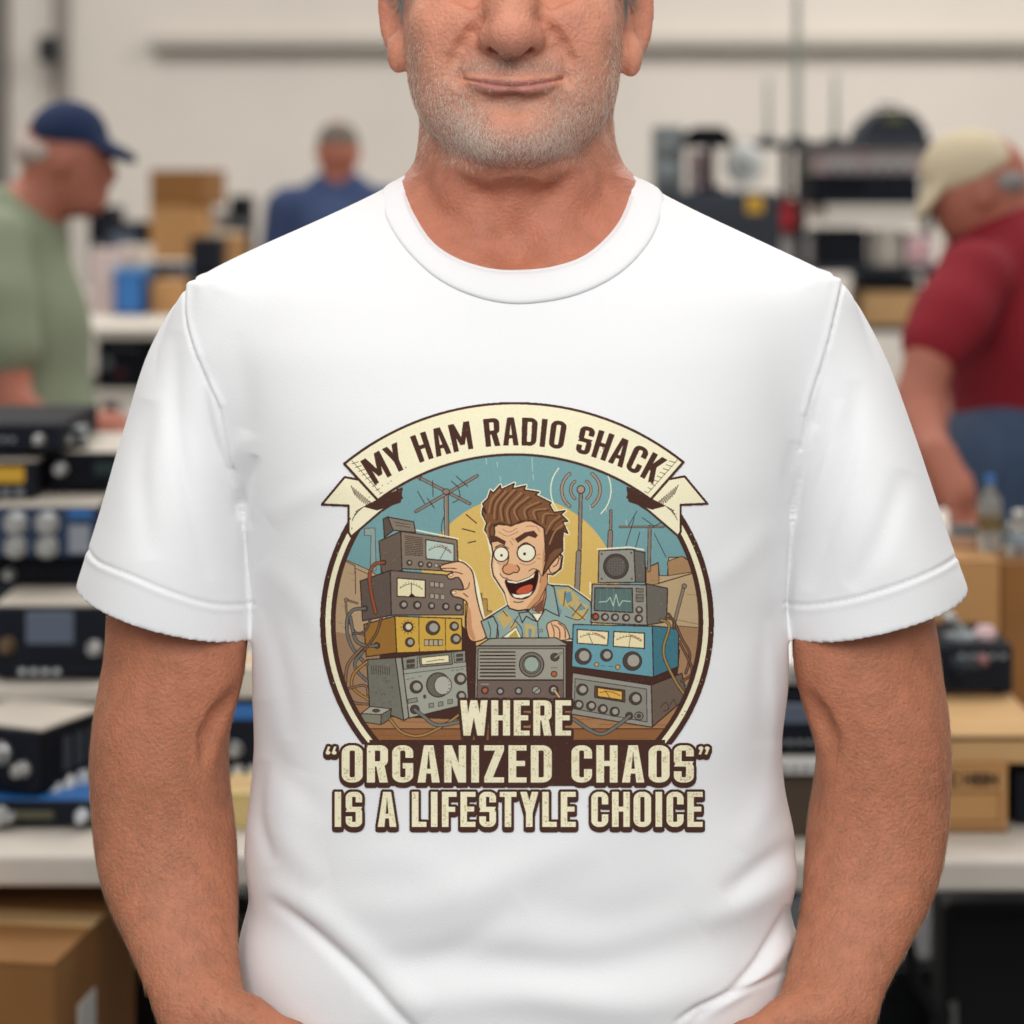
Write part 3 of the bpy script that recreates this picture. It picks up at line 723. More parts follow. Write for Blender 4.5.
    # ---------------------------------------------------------------- ribbon
    E = Frame(320, 395, 2.6256)
    def ribbon_tail(s):
        f = lambda pts: E([(x if s < 0 else 1022-x, y+(0 if s < 0 else -2)) for x, y in pts])
        poly(f([(65, 215), (5, 287), (75, 290), (75, 360), (82, 372), (160, 305), (215, 270), (200, 240)]), CR, out=2.3, oc=BR)
        poly(f([(215, 245), (210, 280), (150, 300), (120, 292)]), BR, out=2.0, oc=BR)
        for k in range(9):
            line(f([(82+k*6, 238+k*5), (92+k*6, 262+k*7-k*k*.4)]), .8, BR)
        for k in range(4): line(f([(100+k*8, 300+k*-4), (84+k*3, 330-k*8)]), .6, BR)
    ribbon_tail(-1); ribbon_tail(1)
    # arc: outer circle through (62,180) (505,20) (956,175)
    def circ(p, q, r_):
        ax, ay = p; bx, by = q; cx, cy = r_
        d = 2*(ax*(by-cy)+bx*(cy-ay)+cx*(ay-by))
        ux = ((ax*ax+ay*ay)*(by-cy)+(bx*bx+by*by)*(cy-ay)+(cx*cx+cy*cy)*(ay-by))/d
        uy = ((ax*ax+ay*ay)*(cx-bx)+(bx*bx+by*by)*(ax-cx)+(cx*cx+cy*cy)*(bx-ax))/d
        return ux, uy, math.hypot(ax-ux, ay-uy)
    oc = circ(*E([(64, 180), (508, 21), (954, 176)])); ic = circ(*E([(152, 276), (508, 156), (868, 274)]))
    def arcpts(c, xa, xb, n=40):
        return [(x, c[1]-math.sqrt(c[2]**2-(x-c[0])**2)) for x in np.linspace(xa, xb, n)]
    (xa, _), (xb, _), (xc, _), (xd, _) = E([(64, 0), (954, 0), (868, 0), (152, 0)])
    band = arcpts(oc, xa, xb)+arcpts(ic, xc, xd)
    poly(band, CR, out=2.6, oc=BR)
    for s in (0, 1):
        for k in range(9):
            a = E([(84+k*9, 180+k*10)])[0]; b = E([(84+k*9+17-k, 180+k*10-5)])[0]
            if s: a = (2*E([(510, 0)])[0][0]-a[0]-1, a[1]-1); b = (2*E([(510, 0)])[0][0]-b[0]-1, b[1]-1)
            line([a, b], .6, BR)
        q = E([(84, 172), (160, 258)]) if not s else E([(938, 170), (862, 256)])
        line(q, .5, BR)
    # lettering along the ribbon (baseline circle between both arcs)
    bc = circ(*E([(140, 238), (540, 132), (880, 236)]))
    S, M = textmask("MY HAM RADIO SHACK", 0, 0, 0, 0, gap=.10, t=.15, space=.21,
                    arc=(bc[0], bc[1], bc[2], math.atan2(E([(146, 0)])[0][0]-bc[0], bc[1]-E([(0, 238)])[0][1]),
                         math.atan2(E([(872, 0)])[0][0]-bc[0], bc[1]-E([(0, 236)])[0][1]), 27.5))
    M = dilate(M, .3)
    ART[M] = BR
    # ---------------------------------------------------------------- bottom lettering
    F = Frame(310, 600, 2.4976)
    rows = [("WHERE", 375, 250, 652, 338, .09, .168, .2), ("qORGANIZED CHAOSp", 38, 362, 1000, 455, .09, .165, .235), ("IS A LIFESTYLE CHOICE", 60, 478, 980, 566, .095, .165, .2)]
    LT = []
    for s, x0, y0, x1, y1, g, t, sp in rows:
        (a, b), (c, d) = F([(x0, y0), (x1, y1)])
        LT.append(textmask(s, a, b, c, d, gap=g, t=t, space=sp)[1])
    base = np.zeros_like(ALPHA)
    for M in LT: base |= M
    O1 = dilate(base, 2.7); O2 = np.zeros_like(O1)
    O2[int(2.9*SS):] = O1[:-int(2.9*SS)]
    O = O1 | O2
    s2 = _sub(*F([(150, 350)])[0], *F([(885, 462)])[0])
    ii = np.zeros_like(O); ii[s2[0]:s2[1], s2[2]:s2[3]] = True
    O |= ii
    ART[O] = BR; ALPHA[O] = True
    rim = dilate(base, .55)
    ART[base] = CR
    hl = base.copy(); k = int(1.1*SS)
    inner = base.copy(); inner[k:] &= base[:-k]; inner[:-k] &= base[k:]; inner[:, k:] &= base[:, :-k]; inner[:, :-k] &= base[:, k:]
    # worn texture inside the letters and everywhere
    n1 = rs.rand(AH//3+1, AW//3+1); n1 = (n1+np.roll(n1, 1, 0)+np.roll(n1, 1, 1))/3
    n2 = rs.rand(AH//24+2, AW//24+2)
    N1 = np.kron(n1, np.ones((3, 3)))[:AH, :AW]; N2 = np.kron(n2, np.ones((24, 24)))[:AH, :AW]
    wear = inner & (N1*.8+N2*.35 > .78)
    ART[wear] = hexc('c9b98c')
    w2 = ALPHA & (N1+N2*.25 > 1.05) & ~base
    ART[w2] = ART[w2]*.75+hexc('cdbf9b')*.25
    ART[ALPHA] *= (1+.05*(N1[ALPHA]-.5))[:, None]
    for k in range(60):
        a = rs.rand()*6.283; r_ = 189+rs.rand()*8
        ell((C0[0]+r_*math.cos(a), C0[1]+r_*math.sin(a)), .3+rs.rand()*.5, .3+rs.rand()*.6, hexc('cdbf9b') if C0[1]+r_*math.sin(a) < 700 and C0[1]+r_*math.sin(a) > 530 else BR)
    for x, y0, l in [(532, 457, 14), (533, 474, 6), (497, 462, 5), (486, 458, 6), (626, 520, 5), (590, 505, 5), (606, 508, 4), (500, 476, 5)]:
        line([(x, y0), (x+.6, y0+l)], .7, hexc('b9c7b4'))

def art_cells():
    """average the drawing down to cells of half a pixel"""
    q = SS//2
    al = ALPHA.reshape(AH//q, q, AW//q, q).mean((1, 3))
    co = (ART*ALPHA[..., None]).reshape(AH//q, q, AW//q, q, 3).sum((1, 3))/np.maximum(al[..., None]*q*q, 1e-6)
    return al, co
PRINT_K = 1.04
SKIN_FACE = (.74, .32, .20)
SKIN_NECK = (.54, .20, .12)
SKIN_ARM = (.50, .19, .103)
APERTURE = .016
EXPOSURE = 0.
WORLD_C = (1., 1., 1.)
WALLC = 'd8d0c6'
BG_SKIN = (.44, .155, .10)
SHIRT_G, SHIRT_B, SHIRT_R = '8a937a', '36466a', '861a26'
WORLD_S = .46
LAMPS = [('ceiling_panel', (0, -1.3, 3.0), 3.0, 90, (math.radians(38), 0, 0), (1, .995, .985), 1.6),
 ('ceiling_panel', (0, 1.9, 3.6), 1.6, 16, (0, 0, 0), (1, .98, .95), 1.0),
 ('ceiling_panel', (-2.5, 5.5, 4.6), 2.0, 100, (0, 0, 0), (1, .97, .93), 2.0), ('ceiling_panel', (2.5, 5.5, 4.6), 2.0, 100, (0, 0, 0), (1, .97, .93), 2.0),
 ('ceiling_panel', (-2.5, 10.5, 4.6), 2.5, 120, (0, 0, 0), (1, .97, .93), 2.5), ('ceiling_panel', (2.5, 10.5, 4.6), 2.5, 230, (0, 0, 0), (1, .97, .93), 2.5)]
# ---------------------------------------------------------------- the man in the white T-shirt
rs = np.random.RandomState(11)
man = empty('person', (0, 1.70, 0), label='man in white printed T-shirt standing in front, short grey stubble, arms at his sides', cat='person')
MINV = Matrix.Translation((0, -1.70, 0))
def own(o):
    o.parent = man; o.matrix_parent_inverse = MINV; return o
def lspace(a, b, step): return np.linspace(a, b, max(2, int(round((b-a)/step))+1))
def multi(*segs):
    out = []
    for a, b, st in segs:
        p = lspace(a, b, st); out.extend(p if not out else p[1:])
    return np.array(out)
TY = 1.70
torso_px = [  # row, left, right, front, back, exponent   (silhouette of the body of the shirt)
 (181, 398, 640, 1.672, 1.76, 2.0), (187, 389, 652, 1.667, 1.77, 2.0), (196, 368, 668, 1.660, 1.785, 2.0), (210, 339, 695, 1.650, 1.80, 2.0),
 (230, 295, 739, 1.637, 1.82, 2.0), (248, 252, 777, 1.627, 1.83, 2.05), (265, 219, 814, 1.618, 1.835, 2.1), (273, 200, 833, 1.614, 1.84, 2.1),
 (279, 188, 845, 1.611, 1.84, 2.1), (285, 183, 849, 1.609, 1.84, 2.1), (300, 184, 848, 1.602, 1.845, 2.1), (345, 192, 830, 1.588, 1.85, 2.2), (404, 216, 809, 1.576, 1.85, 2.3),
 (470, 236, 796, 1.568, 1.85, 2.4), (520, 246, 790, 1.566, 1.85, 2.4), (600, 252, 784, 1.568, 1.845, 2.4), (640, 252, 789, 1.570, 1.84, 2.4),
 (680, 253, 789, 1.572, 1.84, 2.4), (720, 254, 783, 1.573, 1.835, 2.4), (750, 254, 781, 1.574, 1.835, 2.4), (786, 249, 785, 1.574, 1.83, 2.4),
 (818, 246, 793, 1.574, 1.83, 2.4), (849, 244, 797, 1.573, 1.83, 2.4), (877, 247, 795, 1.572, 1.83, 2.4), (895, 251, 789, 1.572, 1.83, 2.4),
 (908, 246, 788, 1.572, 1.83, 2.4), (924, 241, 796, 1.572, 1.83, 2.4), (940, 238, 799, 1.572, 1.83, 2.4), (960, 237, 798, 1.572, 1.83, 2.4),
 (1000, 238, 796, 1.573, 1.83, 2.4), (1110, 240, 797, 1.580, 1.83, 2.4)]
def trow(r): return (wz(r[0], TY), wx(r[1], TY)+.0012, wx(r[2], TY)-.0012, r[3], TY, r[4], r[5])
TROWS = [trow(r) for r in torso_px]
CL_IN = [(414, 170), (407, 176), (404, 185), (405, 197), (414, 218), (431, 243), (456, 260), (488, 270), (516, 272), (551, 269), (586, 257), (614, 232), (628, 207), (632, 187), (630, 178), (623, 171)]
CL_OUT = [(396, 180), (386, 186), (381, 195), (386, 218), (403, 246), (431, 274), (463, 292), (498, 302), (533, 303), (579, 294), (621, 272.5), (649, 243), (662, 214), (664, 198), (658, 188), (646, 181)]

sl_px = {-1: [(286, 195, 240), (290, 184, 252), (300, 175.5, 262), (322, 163, 268), (351, 148, 266), (380, 138, 262), (416, 128, 258), (453, 117, 255), (503, 103, 252), (548, 89.5, 253), (583, 77, 255.5), (610, 70, 256), (650, 62, 257)],
         1: [(282, 834, 792), (286, 847, 780), (292, 851, 772), (306, 859, 766), (338, 877, 768), (371, 892, 772), (408, 905, 776), (453, 920.5, 780), (503, 937, 783), (552, 953, 784), (584, 965.5, 783.5), (612, 972, 783), (650, 984, 783)]}
HEM = {-1: ((77, 583), (250, 634)), 1: ((966, 586), (786, 634))}
def sleeve_rows(s):
    rows = []
    for py, xo, xi in sl_px[s]:
        a, b = sorted((wx(xo, TY), wx(xi, TY)))
        t = (py-280)/350
        rows.append((wz(py, TY), a, b, TY-.050-.034*sstep(0, .8, t), TY+.005, TY+.070+.02*min(t, 1), 2.0))
    return rows
def hem_plane(s):
    (ax, ay), (bx, by) = HEM[s]
    A, B = W(ax, ay, TY), W(bx, by, TY); d = (B-A).normalized(); n = Vector((-d.z, 0, d.x)); n = -n if n.z > 0 else n
    return A, n

fs = Field(lspace(-.335, .335, .0016), multi((1.545, 1.72, .0016), (1.72, 1.87, .004)), lspace(.855, 1.535, .0016))
fs.sections(TROWS, sm=.008)
fs_body = fs.f.copy()
for s in (-1, 1):
    R = sleeve_rows(s); A, n = hem_plane(s)
    tmp = Field(fs.xs, fs.ys, fs.zs); tmp.f = np.full_like(fs.f, .05); tmp.sections(R, sm=.008)
    X, Y, Z = tmp.grids((slice(None),)*3)
    pl = (X-A.x)*n.x+(Z-A.z)*n.z
    inner = tmp.f+.0035
    sl = np.maximum(tmp.f, pl-.0)
    sl = np.maximum(sl, -np.maximum(inner, -(pl+.035)))        # open end of the sleeve
    kk = .005+.034*sstep(wz(520, TY), wz(380, TY), fs.zs)[None, None, :]*sstep(.012, .045, np.abs(fs.ys-TY))[None, :, None]
    h = np.maximum(kk-np.abs(fs.f-sl), 0)/kk
    fs.f = (np.minimum(fs.f, sl)-h*h*kk/4).astype(np.float32)
    del tmp, sl, inner
V0, Q0 = fs.mesh('x', 1)
bvh0 = BVHTree.FromPolygons(V0.tolist()[:0] or [tuple(v) for v in V0], [tuple(q) for q in Q0])
CAM = Vector((0, 0, EYE_Z))
def hit(px, py, default=None):
    d = (W(px, py, 1.6)-CAM).normalized(); r = bvh0.ray_cast(CAM, d, 4)
    if r[0] is None: return default
    return r[0].y
# carve the neck opening
def px_poly_sdf(pts, PX, PY):
    D = segdist(list(pts)+[pts[0]], PX, PY); return np.where(polymask(list(pts), PX, PY), -D, D)
neck_poly = smooth([(405, 130)]+CL_IN+[(630, 130)], False, 4)
w = fs.win((-.10, 1.545, 1.42), (.10, 1.80, 1.54))
X, Y, Z = fs.grids(w)
PX = 512+X/Y*F+0*Z; PY = HOR-(Z-EYE_Z)/Y*F+0*X
sd = px_poly_sdf(neck_poly, PX.astype(float), PY.astype(float))*(1.66/F)
fs.f[w] = np.maximum(fs.f[w], -(sd+.0015))
VS, QS = fs.mesh('shirt', 2)
NS = vnormals(VS, QS)
# folds, seams and stitched hems worked into the cloth
def ridge(px, py, pts, width, h, fade=None):
    P = smooth(pts, False, 5) if len(pts) > 2 else list(pts)
    if not fade: return h*np.exp(-(segdist(P, px, py)/width)**2)
    r = np.zeros(len(px)); n = len(P)-1; best = np.full(len(px), 1e9)
    for i in range(n):
        (ax, ay), (bx_, by_) = P[i], P[i+1]; dx, dy = bx_-ax, by_-ay
        t = np.clip(((px-ax)*dx+(py-ay)*dy)/(dx*dx+dy*dy+1e-9), 0, 1); d = (px-ax-t*dx)**2+(py-ay-t*dy)**2
        s_ = (i+t)/n; v = np.sin(math.pi*np.clip(s_, 0, 1))**.8; m = d < best; best[m] = d[m]; r[m] = v[m]
    return h*r*np.exp(-best/width**2)
FOLDS = [  # points, width px, height m
 ([(268, 897), (305, 926), (345, 962), (405, 1022), (430, 1050)], 7, -.0042), ([(262, 880), (320, 915), (365, 955), (430, 1015)], 14, .0038),
 ([(262, 760), (258, 815), (275, 865)], 8, -.0025), ([(300, 770), (285, 830), (320, 885)], 16, .0022), ([(262, 700), (275, 760), (330, 820)], 14, -.0016),
 ([(300, 905), (420, 905), (520, 870), (600, 840)], 24, .0030), ([(330, 960), (440, 955), (520, 905)], 16, -.0020), ([(350, 985), (470, 962), (600, 968), (740, 925)], 20, -.0042), ([(360, 1010), (520, 995), (640, 1005), (740, 975)], 20, .0038),
 ([(797, 842), (765, 865), (722, 897)], 11, -.0038), ([(800, 870), (760, 895), (700, 925)], 14, .0030),
 ([(788, 903), (772, 940), (748, 975), (690, 1020)], 5, -.0050), ([(797, 930), (765, 970), (700, 1012)], 8, .0040), ([(790, 970), (740, 990), (700, 1005), (672, 1024)], 3.5, -.0030),
 ([(255, 455), (247, 480), (238, 520)], 6, -.0035), ([(246, 430), (232, 470)], 9, .0022), ([(268, 520), (300, 500), (350, 480)], 14, .0015), ([(262, 560), (300, 600), (330, 650)], 16, .0015),
 ([(262, 600), (285, 680), (290, 740)], 10, -.0013), ([(236, 330), (246, 400), (250, 440)], 12, -.0010),
 ([(200, 355), (212, 430), (232, 480), (250, 530)], 6, -.0034), ([(176, 330), (176, 420), (190, 500), (215, 580)], 9, -.0028), ([(150, 400), (140, 470), (150, 560)], 12, -.0022), ([(205, 380), (222, 450), (243, 505)], 6, .0022),
 ([(828, 352), (812, 430), (800, 490), (790, 530)], 5, -.0026), ([(855, 380), (850, 460), (825, 540), (805, 590)], 9, -.0028), ([(840, 400), (825, 470), (800, 540)], 7, .0020), ([(905, 470), (880, 540), (850, 590)], 12, -.0024),
 ([(816, 425), (808, 448), (800, 480)], 5, .0018), ([(795, 440), (790, 480), (792, 520)], 7, -.0020), ([(775, 520), (740, 560), (700, 590)], 14, .0014), ([(778, 600), (765, 680), (760, 750)], 12, -.0014), ([(780, 740), (770, 800), (740, 850)], 14, .0018),
 ([(770, 620), (775, 700), (770, 780)], 6, .0012), ([(520, 905), (610, 920), (700, 890)], 22, -.0020), ([(470, 880), (400, 860), (330, 870)], 22, .0015),
]
SEAMS = [([(185, 286), (185, 315), (191, 343), (203, 375), (217, 404), (225, 440), (233, 470)], 1.5, -.0016),
         ([(188, 284), (188, 315), (195, 343), (207, 375), (221, 404)], 3.2, .0010),
         ([(843, 279), (841, 293), (828, 347), (816, 385), (808, 412), (801, 450)], 1.5, -.0016),
         ([(839, 282), (824, 347), (812, 385), (804, 412)], 3.2, .0009),
         ([(88, 549), (99, 562), (130, 575), (163, 589), (199, 601), (224, 605), (253, 604)], 1.6, -.0012), ([(86, 556), (99, 567), (130, 580), (163, 594), (199, 606), (224, 610), (253, 609)], 3, .0005),
         ([(960, 553), (940, 567), (904, 583), (863, 596), (834, 602), (806, 605), (784, 603)], 1.6, -.0016), ([(962, 559), (940, 572), (904, 588), (863, 601), (834, 607), (806, 610), (784, 608)], 3, .0005)]
px, py = proj(VS)
front = sstep(.25, -.35, NS[:, 1])
disp = np.zeros(len(VS))
for kf, (pts, wd, h) in enumerate(FOLDS+SEAMS):
    bx0, bx1 = min(p[0] for p in pts)-3*wd-10, max(p[0] for p in pts)+3*wd+10; by0, by1 = min(p[1] for p in pts)-3*wd-10, max(p[1] for p in pts)+3*wd+10
    m = (px > bx0) & (px < bx1) & (py > by0) & (py < by1) & (front > 0)
    disp[m] += ridge(px[m], py[m], pts, wd, h, fade=kf < len(FOLDS))
# broad soft unevenness of the cloth
disp += .0012*np.sin(px/47+1.3*np.sin(py/61))*np.sin(py/39+.8*np.sin(px/53))*sstep(430, 640, py)
VS = VS+NS*(disp*front)[:, None]
shirt_m = mat('white_jersey', (.90, .90, .905), .92, bump=.12, bscale=900, spec=.15, sheen=.15)
me = mesh_np('t_shirt', VS, QS); shirt = own(link('t_shirt', me, shirt_m, None, True))
bvh = BVHTree.FromPolygons([tuple(v) for v in VS], [tuple(q) for q in QS])
def cast(px, py):
    d = (W(px, py, 1.6)-CAM).normalized(); r = bvh.ray_cast(CAM, d, 4); return r[0]

# ribbed collar: a band lying on the cloth around the neck
def resample(P, n):
    P = np.array(P, float); L = np.r_[0, np.cumsum(np.linalg.norm(np.diff(P, axis=0), axis=1))]
    t = np.linspace(0, L[-1], n); return np.stack([np.interp(t, L, P[:, i]) for i in range(P.shape[1])], 1)
ci = resample(smooth(CL_IN, False, 8), 90); co = resample(smooth(CL_OUT, False, 8), 90)
rows = []
NB = 9
dep = np.zeros((90, NB))
for i in range(90):
    for j in range(NB):
        t = j/(NB-1); p = ci[i]*(1-t)+co[i]*t
        th = (i/89-.5)*math.pi
        gd = 1.712-.088*math.cos(th)*(1-.0*t)
        y = hit(*p, default=gd); dep[i, j] = min(y, 1.712)
ker = np.ones(9)/9
for j in range(NB): dep[:, j] = np.convolve(np.pad(dep[:, j], 4, mode='edge'), ker, 'valid')
ring = []
for i in range(90):
    th = (i/89-.5)*math.pi
    row = []
    for j in range(NB):
        t = j/(NB-1); p = ci[i]*(1-t)+co[i]*t
        thick = .0022*math.sin(math.pi*min(max(t, 0), 1))**.4 if 0 < t < 1 else 0
        row.append(W(p[0], p[1], dep[i, j]-.0012-thick))
    inn = row[0]; row = [W(ci[i][0], ci[i][1], dep[i, 0]+.004)]+row+[W(co[i][0], co[i][1], dep[i, -1]+.002)]
    ring.append(row)
# the back half, round behind the neck
a, b = ring[-1], ring[0]; K = 30
for k in range(1, K):
    t = k/K; th = t*math.pi; row = []
    for j in range(NB+2):
        A_, B_ = a[j], b[j]; c = (A_+B_)/2; hx = (A_.x-B_.x)/2
        row.append(Vector((c.x+hx*math.cos(th), A_.y*(1-t)+B_.y*t+.062*math.sin(th)+.008*j/NB*math.sin(th), A_.z*(1-t)+B_.z*t+.012*math.sin(th)-.003*j*math.sin(th)*.6)))
    ring.append(row)
VV = np.array([[tuple(v) for v in r] for r in ring]); n0, n1 = VV.shape[:2]
QQ = [(i*n1+j, i*n1+j+1, ((i+1) % n0)*n1+j+1, ((i+1) % n0)*n1+j) for i in range(n0) for j in range(n1-1)]
rib = mat('ribbed_collar', (.90, .90, .905), .92, spec=.15, bump=.1, bscale=700)
cme = mesh_np('collar', VV.reshape(-1, 3), np.array(QQ)[:, ::-1])
collar = link('collar', cme, rib, shirt, True); tag(collar, 'ribbed crew neck collar')

# ---------------------------------------------------------------- the print
draw_art()
al, cc = art_cells()
H2, W2 = al.shape; st = 8                     # coarse net every 4 px
gx = np.arange(0, W2+st, st); gy = np.arange(0, H2+st, st); G = np.zeros((len(gy), len(gx), 3))
for a_, jy in enumerate(gy):
    for b_, jx in enumerate(gx):
        h = cast(AX0+jx/2, AY0+jy/2)
        G[a_, b_] = h
jy, jx = np.mgrid[0:H2+1, 0:W2+1]
fy, fx = jy/st, jx/st; i0 = np.minimum(fy.astype(int), len(gy)-2); j0 = np.minimum(fx.astype(int), len(gx)-2); ty, tx = (fy-i0)[..., None], (fx-j0)[..., None]
PP = G[i0, j0]*(1-ty)*(1-tx)+G[i0, j0+1]*(1-ty)*tx+G[i0+1, j0]*ty*(1-tx)+G[i0+1, j0+1]*ty*tx
PP[..., 1] -= .0009
use = al > .5
ci_, cj_ = np.where(use)
def vid(i, j): return i*(W2+1)+j
QP = np.stack([vid(ci_, cj_), vid(ci_+1, cj_), vid(ci_+1, cj_+1), vid(ci_, cj_+1)], 1)
uv_, inv = np.unique(QP.ravel(), return_inverse=True); VP = PP.reshape(-1, 3)[uv_]; QP = inv.reshape(-1, 4)
pme = mesh_np('printed_graphic', VP, QP)
att = pme.color_attributes.new('ink', 'FLOAT_COLOR', 'CORNER')
cl = cc[ci_, cj_]; cl = np.where(cl <= .04045, cl/12.92, ((cl+.055)/1.055)**2.4)*PRINT_K
D = np.ones((len(QP), 4, 4), np.float32); D[:, :, :3] = cl[:, None, :]; att.data.foreach_set('color', D.ravel())
ink = mat('screen_print_ink', 'ffffff', .85, attr='ink', spec=.15)
pr = link('printed_graphic', pme, ink, shirt, True)
tag(pr, 'screen printed cartoon of a grinning man among stacked radios, with lettering')

# ---------------------------------------------------------------- the body
fb = Field(multi((-.335, -.09, .0028), (-.09, .09, .0011), (.09, .335, .0028)), multi((1.545, 1.65, .0011), (1.65, 1.87, .0032)),
           multi((.70, 1.05, .0028), (1.05, 1.40, .0035), (1.40, 1.50, .002), (1.50, 1.64, .0011), (1.64, 1.78, .003)))
def Pp(px, py, d): v = W(px, py, d); return (v.x, v.y, v.z)
fb.sections([r for r in TROWS], grow=-.0125, sm=.008)
fb.sections([r for r in TROWS if r[0] > 1.425], grow=-.0055, k=.01, sm=.008)
arm_px = {-1: [(292, 210, 280, TY, .040), (340, 178, 262, TY, .044), (450, 140, 240, TY, .046), (560, 116, 247, TY, .049), (606, 107, 249, TY, .053), (634, 106.5, 248, TY, .055), (653, 106, 246, TY, .054), (668, 103, 243, TY, .053), (682, 100, 240, TY, .052),
               (696, 97, 236.5, TY, .051), (720, 94, 230, 1.70, .050), (748, 91, 227.5, 1.70, .049), (786, 91, 229, 1.695, .047), (823, 97, 234.5, 1.685, .045), (852, 100, 237, 1.675, .042), (871, 102.5, 237.5, 1.668, .040),
               (899, 110, 238, 1.656, .036), (918, 117, 237, 1.648, .033), (940, 126, 237, 1.638, .030), (965, 137, 238, 1.627, .026), (994, 148, 243, 1.614, .0225), (1020, 158, 252, 1.606, .021), (1040, 172, 268, 1.603, .020)],
          1: [(292, 825, 760, TY, .040), (340, 852, 775, TY, .044), (450, 892, 798, TY, .046), (560, 918, 792, TY, .049), (604, 931, 791, TY, .053), (634, 937, 792, TY, .055), (660, 940, 795, TY, .054), (682, 942.5, 800, TY, .053), (700, 946, 807, TY, .052),
              (720, 949, 815, TY, .051), (748, 950.5, 819, 1.70, .049), (776, 950, 816.5, 1.695, .047), (804, 948, 810, 1.688, .046), (847, 942, 806, 1.675, .043), (885, 934, 804, 1.66, .038),
              (918, 922, 800, 1.646, .033), (951, 905, 794, 1.633, .028), (979, 890, 786, 1.62, .024), (1005, 878, 777, 1.610, .022), (1030, 868, 765, 1.604, .021), (1045, 858, 752, 1.603, .020)]}
def fsurf(px, py):
    """front surface depth of the body along the view line"""
    y = 1.70
    i = None
    for _ in range(4):
        x, z = wx(px, y), wz(py, y); i, k = np.searchsorted(fb.xs, x), np.searchsorted(fb.zs, z)
        col = fb.f[min(i, len(fb.xs)-1), :, min(k, len(fb.zs)-1)]; j = np.argmax(col < 0)
        y = float(fb.ys[j]) if col[j] < 0 else 1.62
        if j > 0 and col[j] < 0: y = float(fb.ys[j-1]+(fb.ys[j]-fb.ys[j-1])*col[j-1]/(col[j-1]-col[j]))
    return y
def on(px, py, off=0.): return Pp(px, py, fsurf(px, py)+off)
for s in (-1, 1):
    rows = []
    for py_, a, b, d, hd in arm_px[s]:
        x0, x1 = sorted((wx(a, d), wx(b, d))); rows.append((wz(py_, d), x0, x1, d-hd, d, d+hd*1.05, 2.15))
    fb.sections(rows, k=.004, sm=.010)
    # crease of the elbow and muscle forms
    c = 518.5; m = lambda x: c+s*abs(x-c) if s > 0 else x
    mx = (lambda x: x) if s < 0 else (lambda x: 2*518.5-x)
    fb.ellipsoid(Pp(mx(155), 800, 1.660), (.032, .018, .070), .03)
    fb.ellipsoid(Pp(mx(160), 748, 1.668), (.030, .020, .036), .03)
    fb.ellipsoid(Pp(mx(195), 668, 1.668), (.026, .020, .040), .03)
    ARMY = {}
    for q_ in [(230, 700), (220, 716), (210, 734), (205, 754)]: ARMY[q_] = fsurf(mx(q_[0]), q_[1])
    fb.chain([Pp(mx(a_), b_, y_) for (a_, b_), y_ in ARMY.items()], [.0034, .0042, .0036, .0014], .011, 'sub')
    # hand: palm, thumb, four bent fingers resting on the front of the hip
    hx = lambda x, y, d: Pp(mx(x), y, d)
    fb.chain([hx(200, 1015, 1.606), hx(232, 1045, 1.600), hx(262, 1075, 1.596)], [.024, .028, .030], .012, flat=.55)
    fb.chain([hx(225, 1075, 1.598), hx(262, 1085, 1.594), hx(290, 1065, 1.594)], [.016, .018, .016], .012, flat=.8)
    bases = [(301, 1068), (291, 1086), (277, 1102), (258, 1115)]; L_ = [1.0, 1.1, 1.02, .8]
    for (bx_, by_), Lf in zip(bases, L_):
        dx, dy = .80, .60
        p0 = (bx_-18, by_-16, 1.596); p1 = (bx_+22*Lf*dx*1.5, by_+34*Lf, 1.590); p2 = (p1[0]+16*Lf, p1[1]+30*Lf, 1.600); p3 = (p2[0]+6*Lf, p2[1]+22*Lf, 1.612)
        fb.chain([hx(*p0), hx(*p1), hx(*p2), hx(*p3)], [.0095, .0088, .0082, .0070], .003)
    fb.chain([hx(214, 1010, 1.602), hx(248, 1022, 1.598), hx(292, 1040, 1.590), hx(322, 1058, 1.588)], [.016, .0145, .0105, .0085], .008)
# neck
neck = [(90, 420, 612, 1.668, 1.79), (141, 418, 616, 1.662, 1.795), (165, 413, 624, 1.657, 1.80), (175, 404, 634, 1.654, 1.80), (200, 400, 638, 1.648, 1.80), (225, 404, 634, 1.645, 1.80), (260, 404, 634, 1.640, 1.80), (285, 404, 634, 1.637, 1.80)]
fb.sections([(wz(r[0], TY), wx(r[1], TY), wx(r[2], TY), r[3], 1.715, r[4], 2.1) for r in neck], k=.02)
# head
YC = 1.69
head = [(-196, 485, 545, 1.66, YC, 1.73), (-188, 460, 567, 1.64, YC, 1.76), (-170, 434, 592, 1.625, YC, 1.785), (-140, 412, 613, 1.612, YC, 1.805), (-100, 400, 626, 1.604, YC, 1.818), (-60, 396, 630, 1.602, YC, 1.82),
        (-20, 399, 627, 1.606, YC, 1.815), (0, 402, 625, 1.609, YC, 1.81), (20, 403.5, 624, 1.609, YC, 1.805), (40, 404.5, 622, 1.609, YC, 1.80), (60, 406, 621, 1.608, YC, 1.79), (77, 407.5, 619.5, 1.607, 1.688, 1.78), (95, 411, 617, 1.607, 1.685, 1.76),
        (110, 416, 612, 1.608, 1.680, 1.745), (122, 423, 604, 1.608, 1.674, 1.735), (132, 432, 596, 1.609, 1.668, 1.72), (142, 443, 586, 1.610, 1.662, 1.71), (151, 457, 573, 1.611, 1.655, 1.70), (158, 472, 559, 1.613, 1.650, 1.69), (163, 487, 545, 1.617, 1.645, 1.68), (167, 502, 530, 1.625, 1.640, 1.665)]
